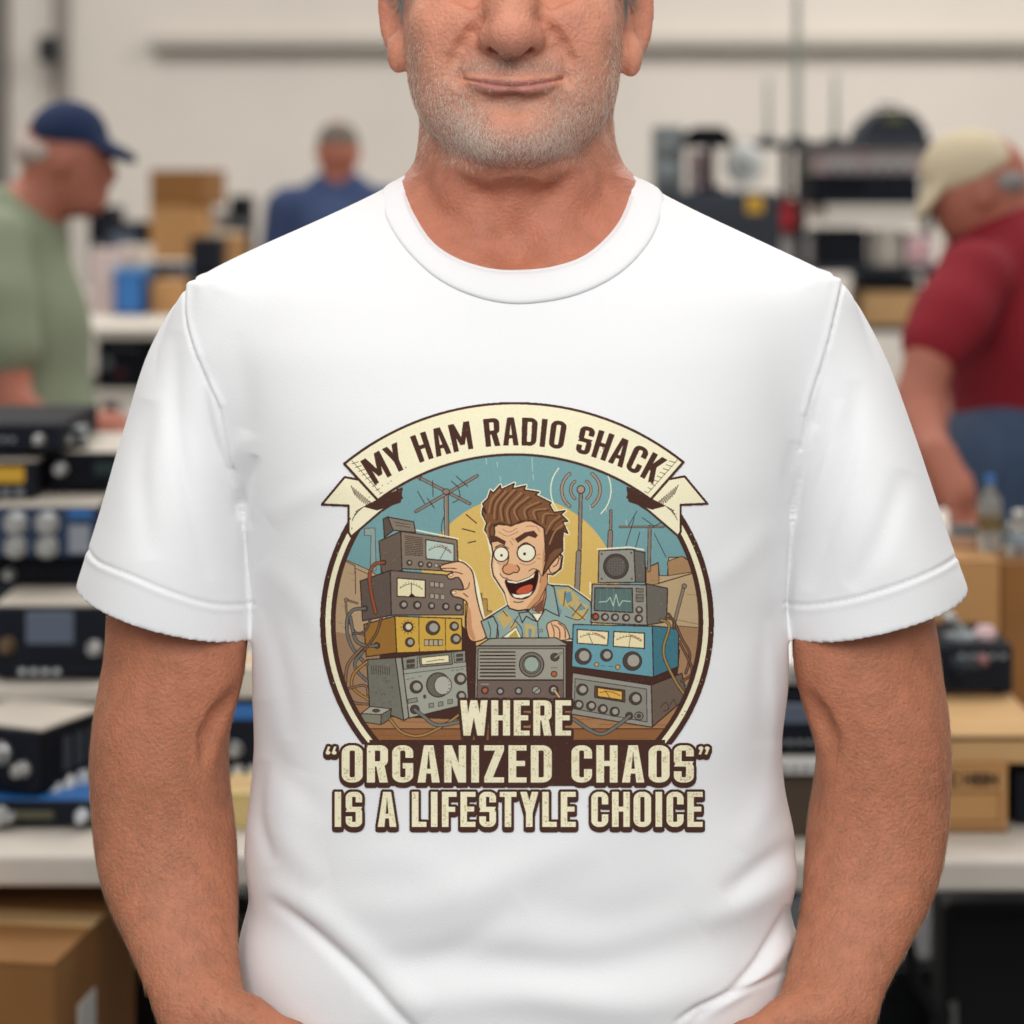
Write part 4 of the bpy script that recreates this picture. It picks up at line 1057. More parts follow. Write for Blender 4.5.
fb.sections([(wz(r[0], r[4]), wx(r[1], r[4]), wx(r[2], r[4]), r[3], r[4], r[5], 2.25) for r in head], k=.012)
# under the chin
fb.ellipsoid(Pp(513, 165, 1.66), (.046, .040, .020), .018)
# cheeks, muzzle, chin
for s in (-1, 1):
    fb.ellipsoid(Pp(512+s*62, 34, 1.630), (.026, .023, .030), .022); fb.ellipsoid(Pp(512+s*40, 22, 1.618), (.014, .014, .012), .014)
    fb.ellipsoid(Pp(513+s*58, 92, 1.635), (.022, .022, .024), .02)
fb.ellipsoid(Pp(512, 80, 1.624), (.033, .028, .026), .012)
fb.ellipsoid(Pp(512, 132, 1.620), (.030, .023, .020), .014)
fb.ellipsoid(Pp(498, 138, 1.614), (.013, .012, .012), .01); fb.ellipsoid(Pp(528, 138, 1.614), (.013, .012, .012), .01)
# brow ridge, sockets, lids
for s in (-1, 1):
    fb.chain([Pp(512+s*14, -42, 1.607), Pp(512+s*40, -48, 1.609), Pp(512+s*66, -42, 1.622)], [.008, .009, .008], .012)
    fb.ellipsoid(Pp(512+s*38, -17, 1.606), (.019, .010, .011), .010, 'sub')
    fb.ellipsoid(Pp(512+s*38, -17, 1.622), (.0150, .0138, .0135), .004)
    fb.ellipsoid(Pp(512+s*38, -17, 1.609), (.0125, .0070, .0045), .002, 'sub')
    fb.chain([Pp(512+s*24, -1, 1.606), Pp(512+s*40, 4, 1.605), Pp(512+s*58, -2, 1.612)], [.0012, .0016, .0012], .005, 'sub')
# nose
fb.chain([Pp(511, -34, 1.602), Pp(511, 0, 1.594), Pp(511, 30, 1.585)], [.0080, .0092, .0105], .022)
fb.ellipsoid(Pp(511, 36, 1.5855), (.0140, .0140, .0125), .010)
for s in (-1, 1): fb.ellipsoid(Pp(511+s*19.5, 38, 1.599), (.0090, .0120, .0090), .008)
fb.ellipsoid(Pp(511, 46, 1.589), (.0065, .010, .0055), .005)
for s in (-1, 1): fb.ellipsoid(Pp(511+s*15.5, 49.5, 1.5925), (.0046, .0070, .0032), .003, 'sub')
# philtrum, smile folds
fb.chain([on(512, 58, -.001), on(512, 70, -.001)], [.0022, .0026], .005, 'sub')
for s in (-1, 1):
    g = [(33, 24), (41, 34), (50, 47), (57, 60), (61, 74)]
    fb.chain([on(512+s*a, b, -.0005) for a, b in g], [.0014, .0022, .0024, .0020, .0010], .007, 'sub')
    fb.ellipsoid(on(512+s*54, 79, -.001), (.002, .003, .003), .007, 'sub')
# lips
line_ = smooth([(464, 78.5), (478, 81), (496, 84.3), (513, 86), (530, 84.5), (547, 81.5), (562, 78.5)], False, 3)
LQ = [(x, y, max(0, 1-((x-513)/44)**2)) for x, y in line_ if abs(x-513) < 43]
up = [on(x, y-1.2-3.2*q, .0012) for x, y, q in LQ]; lo = [on(x, y+.8+5.4*q, .0008) for x, y, q in LQ]
fb.chain(up, [.0003+.0027*q for x, y, q in LQ], .004); fb.chain(lo, [.0003+.0039*q for x, y, q in LQ], .005)
fb.chain([on(x, y, -.0003) for x, y in line_], [.0011]*len(line_), .002, 'sub')
fb.chain([on(490, 101, -.001), on(512, 103, -.001), on(534, 101, -.001)], [.002, .003, .002], .010, 'sub')
# ears
for s in (-1, 1):
    a = math.radians(38)*s
    Rm = [[math.cos(a), -math.sin(a), 0], [math.sin(a), math.cos(a), 0], [0, 0, 1]]
    cx = 395 if s < 0 else 637
    py0 = 4 if s < 0 else 8
    fb.ellipsoid(Pp(cx, py0, 1.715), (.0065, .019, .036), .005, R=Rm)
    fb.ellipsoid(Pp(398 if s < 0 else 631, 54 if s < 0 else 58, 1.706), (.0078, .011, .0135), .008)
    fb.ellipsoid(Pp(cx+s*6, py0-2, 1.7105), (.0062, .0125, .026), .003, 'sub', R=Rm)
# throat: cords, larynx, notch
for s in (-1, 1):
    fb.chain([on(516+s*76, 152, .007), on(516+s*56, 190, .007), on(516+s*32, 228, .0075)], [.010, .009, .007], .016)
fb.ellipsoid(on(514, 205, .006), (.010, .010, .013), .02)
fb.ellipsoid(on(514, 246, -.004), (.011, .008, .010), .02, 'sub')
VB, QB = fb.mesh('body', 1)
NBd = vnormals(VB, QB)
bx, by = proj(VB)
def blob(cx, cy, rx, ry): return np.exp(-(((bx-cx)/rx)**2+((by-cy)/ry)**2))
SKF, SKN, SKA = np.array(SKIN_FACE), np.array(SKIN_NECK), np.array(SKIN_ARM)
T = np.tile(SKF, (len(VB), 1))
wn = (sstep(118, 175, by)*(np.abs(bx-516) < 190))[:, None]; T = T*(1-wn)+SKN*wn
wa = (((np.abs(bx-518) > 250) | (by > 880)) & (by > 240))[:, None]; T = np.where(wa, SKA, T)
hd = by < 240
def tintm(wt, col, k):
    global T
    wt = (wt*hd*k)[:, None]; T = T*(1-wt)+np.array(col)*wt
fr = NBd[:, 1] < .2
tintm(blob(455, 28, 34, 26)+blob(572, 28, 34, 26), (.62, .25, .17), .45)
tintm(blob(511, 38, 24, 22), (.62, .24, .18), .55)
tintm(blob(383, 10, 18, 50)+blob(652, 10, 18, 50), (.66, .24, .16), .6)
dmouth = segdist([(464, 78.5), (478, 81), (496, 84.3), (513, 86), (530, 84.5), (547, 81.5), (562, 78.5)], bx, by)
lipw = np.where(by < 84, 6.0, 11.0)*(1-np.clip(np.abs(bx-513)/50, 0, 1)**3)
tintm((dmouth < lipw)*(by < 99)*sstep(0, 2, lipw-dmouth), (.50, .19, .17), .75)
tintm(np.exp(-(dmouth/1.3)**2), (.16, .04, .035), .8)
# beard shadow: the skin seen between the stubble
beard = blob(466, 115, 40, 36)+blob(560, 115, 40, 36)+blob(512, 140, 62, 26)+blob(470, 66, 18, 14)+blob(553, 66, 18, 14)+blob(512, 66, 30, 9)+blob(512, 103, 17, 7)+blob(415, 70, 12, 60)+blob(614, 70, 12, 60)+blob(440, 110, 26, 34)+blob(590, 110, 26, 34)
beard = np.clip(beard, 0, 1)*(1-np.exp(-(dmouth/6.)**4)*.95)*(1-blob(512, 120, 24, 10)*.65)*(by > 20)
tintm(beard*fr, (.36, .24, .20), .30); tintm((blob(512, 66, 34, 8)+blob(512, 104, 16, 6)+.7*blob(470, 72, 8, 10)+.7*blob(556, 72, 8, 10))*fr*(1-np.exp(-(dmouth/6.)**4)), (.24, .16, .14), .35)
nz = rs.rand(len(VB))
T *= (1+.05*(nz-.5))[:, None]
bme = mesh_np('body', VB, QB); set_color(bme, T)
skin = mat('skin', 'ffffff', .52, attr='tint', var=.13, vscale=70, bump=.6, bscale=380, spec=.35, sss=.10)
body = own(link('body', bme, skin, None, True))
# hair of head, stubble, brows, arms
hairgrey = mat('grey_hair', (.38, .36, .34), .55, spec=.3); stubw = mat('pale_stubble', (.92, .82, .71), .5, spec=.3); stubd = mat('dark_stubble', (.20, .125, .085), .5, spec=.3)
down = lambda R: np.tile([0, 0, -1.], (len(R), 1))
dens_w = (blob(460, 118, 24, 22)+blob(565, 118, 24, 22)+1.3*blob(512, 146, 50, 13)+.9*blob(480, 138, 22, 18)+.9*blob(550, 138, 22, 18)+.35*blob(512, 66, 40, 10)+.12*blob(418, 75, 9, 40)+.12*blob(611, 75, 9, 40)+.35*blob(440, 100, 20, 30)+.35*blob(590, 100, 20, 30))*fr*hd*(1-np.exp(-(dmouth/5.)**4))*(by > 8)*(1-.8*blob(512, 120, 20, 9))
dens_d = (beard+1.6*blob(512, 66, 38, 9)+1.2*blob(512, 103, 16, 6)+.5*blob(512, 172, 90, 22)*(by > 120))*fr*hd*(by > 8)
st1 = own(strands('stubble', VB, QB, NBd, dens_w, 9000, .0036, .00024, down, stubw, None, rs, curl=.5, lift=.45)); tag(st1, 'white and grey beard stubble')
st2 = own(strands('stubble', VB, QB, NBd, dens_d, 8000, .0020, .00016, down, stubd, None, rs, curl=.5, lift=.5)); tag(st2, 'darker beard stubble')
for o in (st1, st2): o['kind'] = 'stuff'
top = sstep(-60, -110, by)+((VB[:, 1] > 1.735) & (by < 60) & (by > -220) & (np.abs(bx-513) < 118))*1.
side = np.exp(-(((bx-399)/7)**2+((by+10)/26)**2))+np.exp(-(((bx-627)/7)**2+((by+8)/28)**2))
dh = np.clip(top*(by < 5)+1.0*side*(by < 8), 0, 3)*hd*(np.abs(bx-513) < 130)*(np.abs(bx-513) < 118+(VB[:, 1] > 1.74)*0)
ho = own(strands('hair', VB, QB, NBd, dh, 16000, .016, .0006, lambda R: np.stack([np.sign(R[:, 0])*.35, .55*np.ones(len(R)), -.7*np.ones(len(R))], 1), hairgrey, None, rs, curl=.25, lift=.22)); ho['kind'] = 'stuff'; tag(ho, 'short grey hair')
br = np.zeros(len(VB))
for s in (-1, 1): br += np.exp(-(segdist([(512+s*17, -48), (512+s*42, -58), (512+s*70, -46)], bx, by)/4)**2)
bo = own(strands('eyebrows', VB, QB, NBd, br*fr*hd, 900, .007, .0003, lambda R: np.stack([np.sign(R[:, 0]), 0*R[:, 0], .1+0*R[:, 0]], 1), hairgrey, None, rs, curl=.2, lift=.25)); bo['kind'] = 'stuff'
arms = ((np.abs(bx-518) > 262) & (by > 640))*(.25+.75*sstep(690, 800, by))*1.
hm1 = mat('arm_hair', (.30, .17, .10), .45, spec=.4); hm2 = mat('fair_arm_hair', (.62, .42, .27), .45, spec=.4)
cmb = lambda R: np.stack([-np.sign(R[:, 0])*.45, -.1*np.ones(len(R)), -.8*np.ones(len(R))], 1)
for cnt, mm, ln in ((9000, hm1, .0075), (8000, hm2, .0085)):
    o = own(strands('arm_hair', VB, QB, NBd, arms, cnt, ln, .00016, cmb, mm, None, rs, curl=.4, lift=.20)); o['kind'] = 'stuff'
tag(o, 'fair arm hair')
# eyes
for s in (-1, 1):
    c = W(512+s*38, -17, 1.6215)
    e = MB().ell(c, .0122, .0122, .0122, 24).build('eyeball', mat('eye_white', (.75, .72, .70), .2), None, True); own(e)
    i = MB().cyl((c.x, c.y-.0112, c.z), (c.x, c.y-.0126, c.z), .0058).build('iris', mat('iris', (.10, .16, .20), .2), e); i.matrix_parent_inverse = MINV
# trousers and shoes below the picture
fj = Field(lspace(-.24, .24, .007), lspace(1.54, 1.88, .007), lspace(.05, .93, .007))
fj.sections([(.92, -.19, .195, 1.585, 1.70, 1.82), (.86, -.195, .20, 1.585, 1.70, 1.835), (.80, -.195, .20, 1.60, 1.70, 1.83)], k=.0)
for s in (-1, 1):
    fj.chain([(s*.100, 1.70, .84), (s*.105, 1.695, .48), (s*.11, 1.72, .09)], [.098, .072, .058], .03)
VJ, QJ = fj.mesh('jeans', 2)
jeans_m = mat('blue_denim', '3c4d66', .9, var=.15, vscale=30, bump=.2, bscale=500)
own(link('jeans', mesh_np('jeans', VJ, QJ), jeans_m, None, True))
for s in (-1, 1):
    b_ = MB(); b_.ell((s*.115, 1.69, .045), .048, .135, .045, 20); b_.box(s*.115-.046, 1.56, 0, s*.115+.046, 1.82, .03, .01)
    own(b_.build('shoe', mat('shoe_leather', '2a211c', .5), None, True))
# ---------------------------------------------------------------- the hall
def struct(name, mb, m): 
    o = mb.build(name, m); o['kind'] = 'structure'; return o
wall_m = mat('painted_block_wall', WALLC, .9, var=.05, vscale=1.2, bump=.1, bscale=40)
struct('wall_back', MB().box(-9, 14.0, -.0, 9, 14.2, 5.2), wall_m)
struct('wall_left', MB().box(-6.2, -1.5, 0, -6.0, 14.0, 5.2), wall_m)
struct('wall_right', MB().box(6.0, -1.5, 0, 6.2, 14.0, 5.2), wall_m)
struct('floor', MB().box(-9, -2.5, -.1, 9, 14.2, 0), mat('dark_floor', '34363a', .7, var=.25, vscale=3))
rail = mat('grey_rail', 'b3aca2', .7)
zr = wz(42, 13.9)
struct('trim_1', MB().box(wx(150, 13.9), 13.88, zr-.035, 6, 13.99, zr+.035, .01), rail)
struct('trim_2', MB().box(wx(-12, 13.9), 13.86, 0, wx(6, 13.9), 13.99, 5.2, .01), mat('grey_post', '6f6a63', .7))
def conduit(px, py0, py1, w, m, lab):
    o = MB().cyl((wx(px, 13.9), 13.93, wz(py1, 13.9)), (wx(px, 13.9), 13.93, wz(py0, 13.9)), w, n=12).build('wall_conduit', m, None, True)
    tag(o, lab, 'pipe', kind='structure'); return o
conduit(60, -300, 600, .045, mat('conduit_grey', '8a837c', .6), 'grey vertical conduit on the back wall above the navy cap')
sp = empty('wall_speaker', (wx(52, 13.9), 13.84, wz(50, 13.9)), label='small dark speaker box fixed high on the back wall, top left', cat='speaker')
MB().box(-.062, -.07, -.075, .062, .02, .075, .012).build('case', mat('speaker_black', '23282a', .6), sp)
MB().cyl((0, -.07, -.015), (0, -.078, -.015), .045).cyl((0, -.07, .05), (0, -.076, .05), .018).build('grille', mat('speaker_grille', '14181a', .7), sp)
MB().box(-.02, .02, -.02, .02, .09, .02).build('bracket', rail, sp)

# ---------------------------------------------------------------- materials of the goods
BLK = mat('black_enamel', '0c0e15', .65, var=.2, vscale=20, spec=.12); BLK2 = mat('charcoal_plastic', '161922', .6, spec=.15); NAVY = mat('navy_panel', '1f3350', .45)
CREAM = mat('cream_enamel', 'c2b8aa', .6, var=.06, vscale=12); SILV = mat('silver_metal', 'b4b4b2', .35, metal=.7); GREY = mat('grey_plastic', '7f8588', .5)
WHT = mat('white_plastic', 'dcd8d2', .5, var=.04); CARD = mat('cardboard', 'b88a58', .85, var=.1, vscale=9); CARD2 = mat('cardboard_light', 'c79f6d', .85, var=.1, vscale=9)
CARD3 = mat('cardboard_brown', '8f6234', .85, var=.12, vscale=9); TAPE = mat('packing_tape', 'd0ac7a', .35); DKINK = mat('dark_ink', '3a2a1c', .8)
SCR = mat('grey_screen', '5b6474', .25); AMB = mat('amber_label', 'c79a2c', .6); REDM = mat('red_plastic', 'b01a22', .45); PINK = mat('pink_label', 'd9b9bb', .6)
BLUEP = mat('blue_plastic', '2f6cae', .45); GREENP = mat('green_card', '5f7a45', .7); YEL = mat('yellow_paper', 'd6c162', .8); RUB = mat('rubber', '0f0f11', .8); LED = mat('pale_key', 'b9bcc0', .5)

def device(lab, x0, x1, z0, z1, yf, dep, case=BLK, panel=BLK2, top=None, feats=(), rz=0., cat='radio', name='radio', group=None, feet=True):
    feet = feet and yf < 3.6
    w, h = x1-x0, z1-z0; r = empty(name, ((x0+x1)/2, yf, z0), rz, label=lab, cat=cat, group=group)
    b = min(w, h)*.05; f0 = .004 if feet else 0
    MB().box(-w/2, .006, f0, w/2, dep, h-(.003 if top else 0), b).build('case', case, r)
    if feet:
        for sx in (-1, 1):
            for y in (.03, dep-.03): MB().cyl((sx*w*.4, y, 0), (sx*w*.4, y, .006), .008, n=10).build('foot', RUB, r)
    MB().box(-w/2+b*.4, -.001, f0+h*.04, w/2-b*.4, .010, h*.97, b*.5).build('front_panel', panel, r)
    if top: 
        t = MB().box(-w/2+.002, .008, h-.004, w/2-.002, dep-.002, h, .001); t.build('top_cover', top, r)
    u = lambda a: -w/2+a*w
    for ft in feats:
        k = ft[0]
        if k == 'knob':
            _, a, v, rad = ft[:4]; m = ft[4] if len(ft) > 4 else SILV
            MB().lathe((u(a), -.001, v*h), [(rad, 0), (rad, .006), (rad*.8, .008), (rad*.74, .018), (rad*.6, .02)], 20, (0, -1, 0)).build('knob', m, r, True)
        elif k == 'screen':
            _, a0, v0, a1, v1 = ft[:5]; m = ft[5] if len(ft) > 5 else SCR
            MB().box(u(a0), -.004, v0*h, u(a1), .002, v1*h, .0015).build('display', m, r)
        elif k == 'label':
            _, a0, v0, a1, v1, m = ft
            MB().box(u(a0), -.0025, v0*h, u(a1), .002, v1*h).build('label', m, r)
        elif k == 'keys':
            _, a0, v, a1, n, m = ft
            for i in range(n):
                c = u(a0+(a1-a0)*(i+.5)/n); s_ = (a1-a0)*w/n*.3
                MB().box(c-s_, -.005, v*h-s_*.8, c+s_, .002, v*h+s_*.8, .001).build('button', m, r)
        elif k == 'vents':
            _, a0, v0, a1, v1, n = ft; q = MB()
            for i in range(n):
                z = (v0+(v1-v0)*(i+.5)/n)*h; q.box(u(a0), -.0028, z-.0012, u(a1), .002, z+.0012)
            q.build('vent_slots', RUB, r)
        elif k == 'handle':
            for sx in (-1, 1): q = MB(); q.cyl((sx*w*.46, -.001, h*.25), (sx*w*.46, -.02, h*.25), .003).cyl((sx*w*.46, -.001, h*.75), (sx*w*.46, -.02, h*.75), .003).cyl((sx*w*.46, -.02, h*.23), (sx*w*.46, -.02, h*.77), .004); q.build('rack_handle', SILV, r)
    return r

def carton(lab, x0, x1, z0, z1, yf, dep, m=CARD, rz=0., tape=True, printed=None, slot=False, group=None, name='cardboard_box'):
    w, h = x1-x0, z1-z0; r = empty(name, ((x0+x1)/2, yf, z0), rz, label=lab, cat='box', group=group)
    q = MB().box(-w/2, 0, 0, w/2, dep, h-.003, .003)
    q.build('body', m, r)
    MB().box(-w/2-.001, -.001, h-.0035, w/2+.001, dep/2-.001, h, .001).build('flap', m, r); MB().box(-w/2-.001, dep/2+.001, h-.0035, w/2+.001, dep+.001, h, .001).build('flap', m, r)
    if tape: MB().box(-w/2-.0015, dep/2-.025, h-.001, w/2+.0015, dep/2+.025, h+.0008).box(-w/2-.0018, dep/2-.025, h*.75, -w/2+.001, dep/2+.025, h).build('tape', TAPE, r)
    if slot: MB().box(-w*.40, -.0016, h*.83, w*.46, .002, h*.93).build('hand_slot', DKINK, r)
    if printed: printed(r, w, h)
    return r

def table(lab, x0, x1, y0, y1, zt, th, topm, legm, skirt=False):
    r = empty('folding_table', ((x0+x1)/2, y0, 0), 0, label=lab, cat='table'); w = x1-x0; d = y1-y0
    MB().box(-w/2, 0, zt-th, w/2, d, zt, .006).build('table_top', topm, r)
    for sx in (-1, 1):
        q = MB(); X_ = sx*(w/2-.16)
        for y in (.08, d-.08): q.tube([(X_, y, zt-th), (X_, y, .012)], .014)
        q.tube([(X_, .08, .25), (X_, d-.08, .25)], .010); q.tube([(X_, .08, zt*.62), (X_, d-.08, zt*.62)], .010)
        q.tube([(X_, d/2, zt*.62), (X_-sx*.34, d/2, zt-th-.005)], .010)
        q.build('leg', legm, r, True)
    return r
tabm = mat('grey_white_laminate', 'c9c0b4', .65, var=.05, vscale=20); tabe = tabm; legm = mat('black_steel', '121316', .45)
# near row of tables
YT = 2.72
table('long pale folding table under the near radios on the left', -1.35, -.02, YT, 3.46, .75, .036, tabm, legm)
table('long pale folding table under the cartons on the right', 0., 1.45, YT-.02, 3.46, .75, .036, tabm, legm)

def at(px0, px1, pyb, pyt, z0):
    """span on a level surface whose front foot is seen at row pyb"""
    d = (EYE_Z-z0)*F/(pyb-HOR); return wx(px0, d), wx(px1, d), z0, EYE_Z-(pyt-HOR)*d/F, d
S_ = {}
# --- left stacks on the near table
a = at(-60, 108, 829, 801, .75)
S_['flat'] = device('flat black radio with blue top lying on the near left table edge', *a[:4], a[4], .33, BLK, BLK2, top=BLUEP, feats=[('knob', .36, .5, .012), ('screen', .45, .35, .68, .65, mat('dim_lcd', '4d4a34', .3)), ('knob', .85, .5, .0085, LED), ('knob', .43, .5, .006)])
z = a[3]
for i, (qx, qy, m) in enumerate([(66, 786, WHT), (82, 782, LED), (52, 790, WHT)]):
    d_ = (EYE_Z-z)*F/(qy-HOR); o = MB().cyl((wx(qx, d_), d_, z), (wx(qx, d_), d_, z+.010), .011, n=14).cyl((wx(qx, d_), d_, z+.010), (wx(qx, d_), d_, z+.014), .008, n=14).build('loose_knob', m, None, True)
    tag(o, ['white loose knob in the middle on the blue-topped radio', 'grey loose knob nearest the arm on the blue-topped radio', 'white loose knob furthest left on the blue-topped radio'][i], 'knob', 'loose knobs on the blue topped radio')
a = at(-70, 42, 800, 731, z)
r = device('black base station turned at an angle, pale top, on the blue-topped radio', *a[:4], a[4]+.03, .14, BLK, BLK2, top=CREAM, rz=math.radians(-24), feats=[('knob', .62, .62, .014), ('knob', .86, .42, .010), ('keys', .5, .22, .95, 5, BLK2), ('screen', .2, .5, .45, .8)])
q = MB()
for i in range(4): q.box(wx(42, a[4])-wx(-14, a[4])-.0, .05+i*.026, .022, wx(42, a[4])-wx(-14, a[4])+.0025, .066+i*.026, .062)
q.build('side_vents', mat('vent_grey', '2e323a', .6), r)
# riser shelf behind them
zs = .877
rs_ = empty('riser_shelf', (-.70, 3.02, .75), 0, label='white riser shelf on the left table carrying the stack of radios', cat='shelf')
MB().box(-.42, 0, .107, .25, .42, .127, .003).build('board', tabm, rs_)
for x in (-.40, .02, .235): MB().box(x-.008, .01, 0, x+.008, .41, .107).build('support', legm, rs_)
a = at(-8, 106, 682, 605, zs)
device('black transceiver with grey screen and pale top on the riser shelf', a[0], a[1], zs, a[3], a[4]+.0, .24, BLK, BLK2, top=CREAM,
       feats=[('screen', .30, .50, .72, .92), ('knob', .14, .48, .011, mat('bronze', '6e5a44', .4, metal=.6)), ('knob', .90, .45, .010), ('keys', .22, .14, .62, 4, LED), ('keys', .3, .32, .8, 5, BLK2)], name='transceiver')
z = a[3]; a = at(-20, 100, 587, 560, z)
device('slim black tuner between the transceiver and the blue-panelled set', *a[:4], a[4], .25, BLK, BLK, feats=[('knob', .25, .5, .008), ('keys', .4, .5, .8, 6, BLK2)], name='tuner', cat='tuner')
z = a[3]; a = at(-14, 98, 562, 506, z)
device('amplifier with navy panel, big silver dials and pale top, left stack', *a[:4], a[4], .26, BLK, NAVY, top=CREAM, name='amplifier', cat='amplifier',
       feats=[('knob', .27, .70, .016, SILV), ('knob', .27, .28, .015, SILV), ('knob', .55, .70, .016, SILV), ('knob', .55, .28, .015, SILV), ('screen', .74, .16, .93, .66, mat('grey_meter', '8a8f98', .3)), ('label', .74, .8, .95, .92, BLUEP)])
z = a[3]; a = at(48, 140, 494, 452, z)
device('black receiver with pale top beside the sleeve, upper left stack', *a[:4], a[4], .26, BLK, BLK, top=CREAM, name='receiver', cat='receiver', feats=[('knob', .14, .6, .010), ('screen', .5, .45, .85, .75, mat('dark_green_screen', '182a2a', .3)), ('keys', .3, .25, .8, 6, BLK2)])
zz = a[3]; a = at(-60, 36, 500, 461, z)
device('black meter box with an amber label at the left picture edge', *a[:4], a[4], .26, BLK, BLK2, top=CREAM, name='meter_box', cat='meter', feats=[('label', .52, .45, .88, .85, AMB), ('keys', .2, .2, .9, 5, GREY)])
a = at(-50, 62, 455, 424, zz)
device('flat black scanner on top of the left stack below the green shirt', a[0], a[1], zz, a[3], a[4]-.0, .28, BLK, BLK2, name='scanner', cat='scanner', feats=[('knob', .8, .5, .008), ('keys', .1, .5, .6, 6, GREY)])
a = at(58, 78, 452, 430, zz)
device('small grey handset box beside the flat scanner', a[0], a[1], zz, a[3], a[4]+.02, .06, GREY, BLK2, name='handset_box', cat='radio', feats=[('knob', .5, .5, .006)])
# seen in the gap between arm and shirt, left
a = at(150, 292, 786, 702, .75)
device('black power supply with a blue stripe behind the shirt, left gap', *a[:4], a[4], .25, BLK, BLK2, name='power_supply', cat='power supply', feats=[('label', .03, .80, .97, .97, BLUEP), ('knob', .6, .45, .010), ('keys', .45, .2, .9, 4, WHT)])
z = a[3]; a = at(205, 285, 699, 668, z)
carton('small cream carton on the power supply behind the shirt', *a[:4], a[4], .10, mat('cream_card', 'd9cfbd', .8))
a = at(222, 280, 829, 793, .75)
carton('yellowish parts carton on the table in the left gap', *a[:4], a[4], .09, mat('yellow_card', 'cdb57a', .8))
# right gap
a = at(752, 838, 838, 779, .75)
carton('dark brown carton on the table in the right gap', *a[:4], a[4], .20, mat('dark_card', '4a3d31', .85), tape=False)
z = a[3]; a = at(750, 840, 779, 758, z)
device('thin white modem on the dark brown carton', *a[:4], a[4]+.002, .2, WHT, WHT, name='modem', cat='modem', feats=[('keys', .2, .5, .8, 5, GREY)])
z = a[3]; a = at(748, 842, 757, 690, z)
device('black cassette deck stacked on the thin white modem', *a[:4], a[4]+.002, .19, BLK, BLK2, name='cassette_deck', cat='deck', feats=[('screen', .2, .5, .8, .8), ('keys', .2, .22, .8, 6, GREY)])
z = a[3]; a = at(740, 835, 689, 664, z)
device('white flat switch box on the black cassette deck', *a[:4], a[4]+.004, .16, WHT, CREAM, name='switch_box', cat='switch box', feats=[('keys', .2, .5, .8, 4, GREY)])

# --- right side cartons
def text_print(rows):
    def f(r, w, h):
        for (s, a0, a1, v0, v1) in rows:
            c = bpy.data.curves.new('lettering', 'FONT'); c.body = s; c.extrude = .0006; c.size = (v1-v0)*h*1.35
            c.offset = .0008
            o = bpy.data.objects.new('lettering', c); COL.objects.link(o); dg = bpy.context.evaluated_depsgraph_get(); dg.update()
            me = bpy.data.meshes.new_from_object(o.evaluated_get(dg)); bpy.data.objects.remove(o)
            xs = [v.co.x for v in me.vertices]; k = (a1-a0)*w/(max(xs)-min(xs))
            for v in me.vertices: v.co = ((v.co.x-min(xs))*k-w/2+a0*w, -.0012-v.co.z, v0*h+v.co.y)
            link('printed_lettering', me, DKINK, r)
        q = MB()
        for (x0, x1, z0, z1) in [(-w*.28, w*.42, h*.60, h*.62), (-w*.28, w*.42, h*.16, h*.18), (-w*.28, -w*.265, h*.16, h*.62), (w*.405, w*.42, h*.16, h*.62)]: q.box(x0, -.0012, z0, x1, .001, z1)
        q.box(-w*.5, -.0012, .0, w*.5, .001, h*.07)
        q.build('printed_frame', mat('brown_ink', '7b552e', .8), r)
        MB().box(-w*.42, -.0014, h*.45, -w*.32, .001, h*.55).box(-w*.42, -.0014, h*.22, -w*.32, .001, h*.32).build('sticker', WHT, r)
    return f
a = at(912, 1008, 833, 766, .75)
carton('brown carton with dark block lettering on the right table, lowest of its stack', *a[:4], a[4], .22, CARD, printed=text_print([('IC HSSN', .34, .90, .72, .90)]))
z = a[3]; a = at(905, 1050, 764, 735, z)
carton('wide pale brown carton with a dark slot, on the lettered carton', *a[:4], a[4], .235, CARD2, tape=False, slot=True)
z = a[3]; a = at(900, 1014, 697, 646, z)
device('black car stereo on the wide pale carton', *a[:4], a[4]+.002, .16, BLK, BLK2, name='car_stereo', cat='stereo', feats=[('screen', .45, .55, .75, .8, mat('dull_lcd', '2f3a44', .3)), ('keys', .5, .8, .95, 5, GREY), ('knob', .72, .75, .007, mat('rose_knob', '8a5f5f', .4)), ('knob', .5, .5, .009, BLK2)])
z2 = a[3]; d_ = a[4]+.05
mic = empty('desk_microphone', (wx(962, d_), d_, z2), 0, label='small silver desk microphone on the black car stereo', cat='microphone')
MB().lathe((0, 0, 0), [(.022, 0), (.022, .005), (.008, .010), (.005, .014)], 20).build('base', GREY, mic, True)
MB().tube([(0, 0, .010), (-.004, 0, .018), (-.012, 0, .024)], .004).build('neck', SILV, mic, True); MB().ell((-.016, 0, .026), .010, .008, .008, 14).build('head', SILV, mic, True)
o = MB().lathe((wx(985, d_), d_, z2), [(.014, 0), (.015, .008), (.010, .014), (.010, .016)], 18).build('trim_pot', PINK, None, True); tag(o, 'pinkish round dial part lying on the black car stereo', 'dial')
a = at(1014, 1060, 826, 772, .75)
device('black loudspeaker half cut off by the right picture edge, on the table', *a[:4], a[4], .15, BLK, BLK2, name='loudspeaker', cat='speaker', feats=[('knob', .5, .6, .012, BLK2), ('knob', .5, .25, .009, BLK2)])
a = (wx(925, 3.28), wx(1000, 3.28), .75, EYE_Z-(560-HOR)*3.28/F, 3.28)
carton('tall plain carton behind the black car stereo', *a[:4], a[4], .17, CARD, tape=False)
b_ = (wx(1001, 3.30), wx(1060, 3.30), .75, EYE_Z-(563-HOR)*3.30/F, 3.30)
carton('tall ridged carton at the right edge beside the plain tall one', *b_[:4], b_[4], .15, CARD3, tape=False)
zc = a[3]
